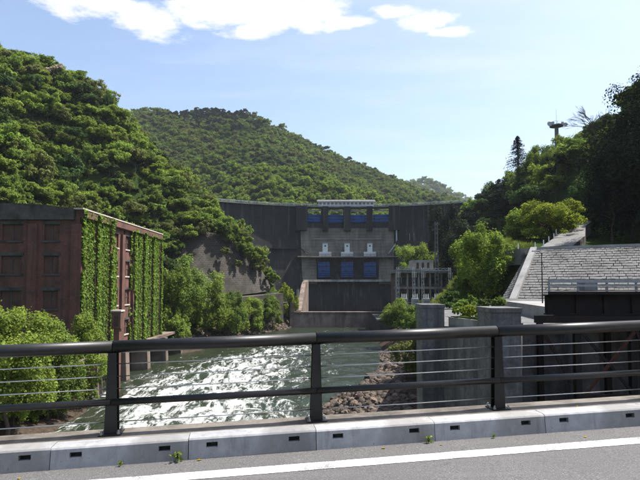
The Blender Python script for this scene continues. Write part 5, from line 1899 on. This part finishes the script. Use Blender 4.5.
# weeds along the kerb
wl = ('small green weed at the kerb foot near the loose leaf', 'small green weed sprouting where two kerb blocks meet', 'tiny dry weed at the kerb foot', 'tiny green weed in the gutter by the broad pillar view')
for (a, b_, s, mat), l_ in zip(((166, 459, 1.0, 'leaf_bright'), (418, 438.5, .8, 'leaf_bright'), (106, 463, .6, 'leaf_yellow'), (478, 432.5, .45, 'leaf_bright')), wl):
    dy = (b_ - 285) / F
    # ground point on the road plane
    q = P(a, b_, 1.6 / dy)
    uu = q.x / ca
    q = BR(uu, VK - .015, 0)
    e = tag(empty('weed', q), l_, 'weed')
    n_ = 26
    C = np.stack([rng.normal(0, .022 * s, n_), rng.normal(0, .018 * s, n_) - .02, rng.uniform(.01, .085 * s, n_)], 1)
    tint = rng.uniform(.7, 1.3, n_)
    put('leaves', cards('leaves', C, unit(rng.normal(size=(n_, 3)) + np.array([0, -.3, .8])), rng.uniform(.025, .05, n_) * s, np.stack([tint] * 3, 1), M[mat], .6), e)
    mb = MB()
    for k in range(5):
        mb.tube([(0, -.01, 0), (random.uniform(-.03, .03) * s, -.02, .075 * s)], .002, 4)
    mb.build('stem', M['grass'], e)
tf = tuft('grass', 26, .5, .3, M['grass'])
gt = put('grass_tuft', tf, None, P(280, 283, 168)); tag(gt, 'grass tuft on the ledge above the culvert outlet', 'grass')
X, Y = jgrid(-60, 34, 44, 185, 1.1)
xl = np.interp(Y, XL_Y, XL_X); xr = np.interp(Y, XR_Y, XR_X)
kk = ((X < xl - 5) & (X > np.interp(Y, XF_Y, XF_X) - 3) & ~((X > BX0 - 1) & (X < BX1 + 3.5) & (Y > 58) & (Y < 112))) | ((X > xr + 7.5) & (Y > 78) & (X < xr + 26))
X, Y = X[kk], Y[kk]; n_ = len(X)
scatter('bank_grass', np.stack([X, Y, terrain_z(X, Y)], 1), rng.uniform(.7, 2.0, n_), np.zeros(n_), [gt], 'rough green grass growing on both river banks', 'grass')

# a few dry leaves and grit on the gutter and ledge
lm = cards('leaf', np.zeros((1, 3)), np.array([[0, 0, 1.]]), np.array([.06]), np.array([[1.9, 1.0, .55]]), M['leaf_yellow'])
for k in range(16):
    u_ = random.uniform(-3.4, 4.5)
    on_ledge = k % 3 == 0
    v_ = random.uniform(VK + .25, -.12) if on_ledge else VK - random.uniform(.02, .22) - (.75 if k == 7 else 0)
    o = put('fallen_leaf', lm, None, BR(u_, v_, .162 if on_ledge else .011))
    o.rotation_euler = (random.uniform(-.2, .2), random.uniform(-.2, .2), random.uniform(0, 6.28)); s = random.uniform(.5, 1.0); o.scale = (s, s, s)
    tag(o, 'small dry yellow leaf lying on the ledge behind the kerb' if on_ledge else 'small dry yellow leaf lying on the road by the kerb', 'leaf', 'fallen leaves on the ledge' if on_ledge else 'fallen leaves by the kerb')
# shrubs that overgrow the edges of the stone wall
k = 0
for (a, b_, D, r_, mat) in ((176, 248, 149, 9, 'leaf_mid'), (190, 234, 151, 8, 'leaf_bright'), (206, 228, 153, 10, 'leaf_olive'), (221, 229, 157, 12, 'leaf_mid'), (233, 236, 159, 12, 'leaf_bright'),
                            (244, 245, 161, 12, 'leaf_mid'), (254, 255, 163, 11, 'leaf_bright'), (262, 265, 165, 10, 'leaf_olive'), (270, 277, 167, 8, 'leaf_bright'), (226, 252, 153, 6, 'leaf_olive'),
                            (180, 268, 144, 10, 'leaf_mid'), (184, 288, 141, 8, 'leaf_bright'), (238, 264, 157, 4, 'leaf_olive')):
    px_tree('shrub', a, b_ - r_, b_ + r_ * .9, D - 2, r_, mat, 'leafy shrub overgrowing the edge of the stone retaining wall', 'shrub', leaf=.36, lobes=12, group='shrubs round the stone retaining wall', trunk=False, top_only=True)
# shrubs and hedge on the embankment behind the pillars
for k, (a, b_, D, r_, mat) in enumerate(((452, 300, 56, 9, 'leaf_deep'), (468, 302, 52, 9, 'leaf_mid'), (484, 303, 50, 8, 'leaf_deep'), (500, 303, 49, 7, 'leaf_mid'), (460, 310, 42, 8, 'leaf_mid'), (474, 311, 40, 7, 'leaf_yellow'))):
    b0 = P(a, b_, D)
    px_tree('shrub', a, b_ - r_, 285 + (14 - 11.2) * F / D, D, r_ * 1.25, mat, 'low garden shrub on the embankment behind the planter', 'shrub', leaf=.15, lobes=12, group='garden shrubs on the embankment', trunk=False, top_only=True)

# ------------------------------------------------------------------ haze in the valley air
mt = bpy.data.materials.new('valley_haze'); mt.use_nodes = True
nt = mt.node_tree
for n in list(nt.nodes):
    if n.type == 'BSDF_PRINCIPLED':
        nt.nodes.remove(n)
pv = nt.nodes.new('ShaderNodeVolumePrincipled')
pv.inputs['Color'].default_value = (0.80, 0.88, 1.0, 1)
pv.inputs['Density'].default_value = 0.00009
pv.inputs['Anisotropy'].default_value = 0.2
nt.links.new(pv.outputs[0], [n for n in nt.nodes if n.type == 'OUTPUT_MATERIAL'][0].inputs['Volume'])
mb = MB(); mb.box(-5200, 5200, -3200, 6300, -60, 420)
tag(mb.build('haze', mt), kind='stuff')
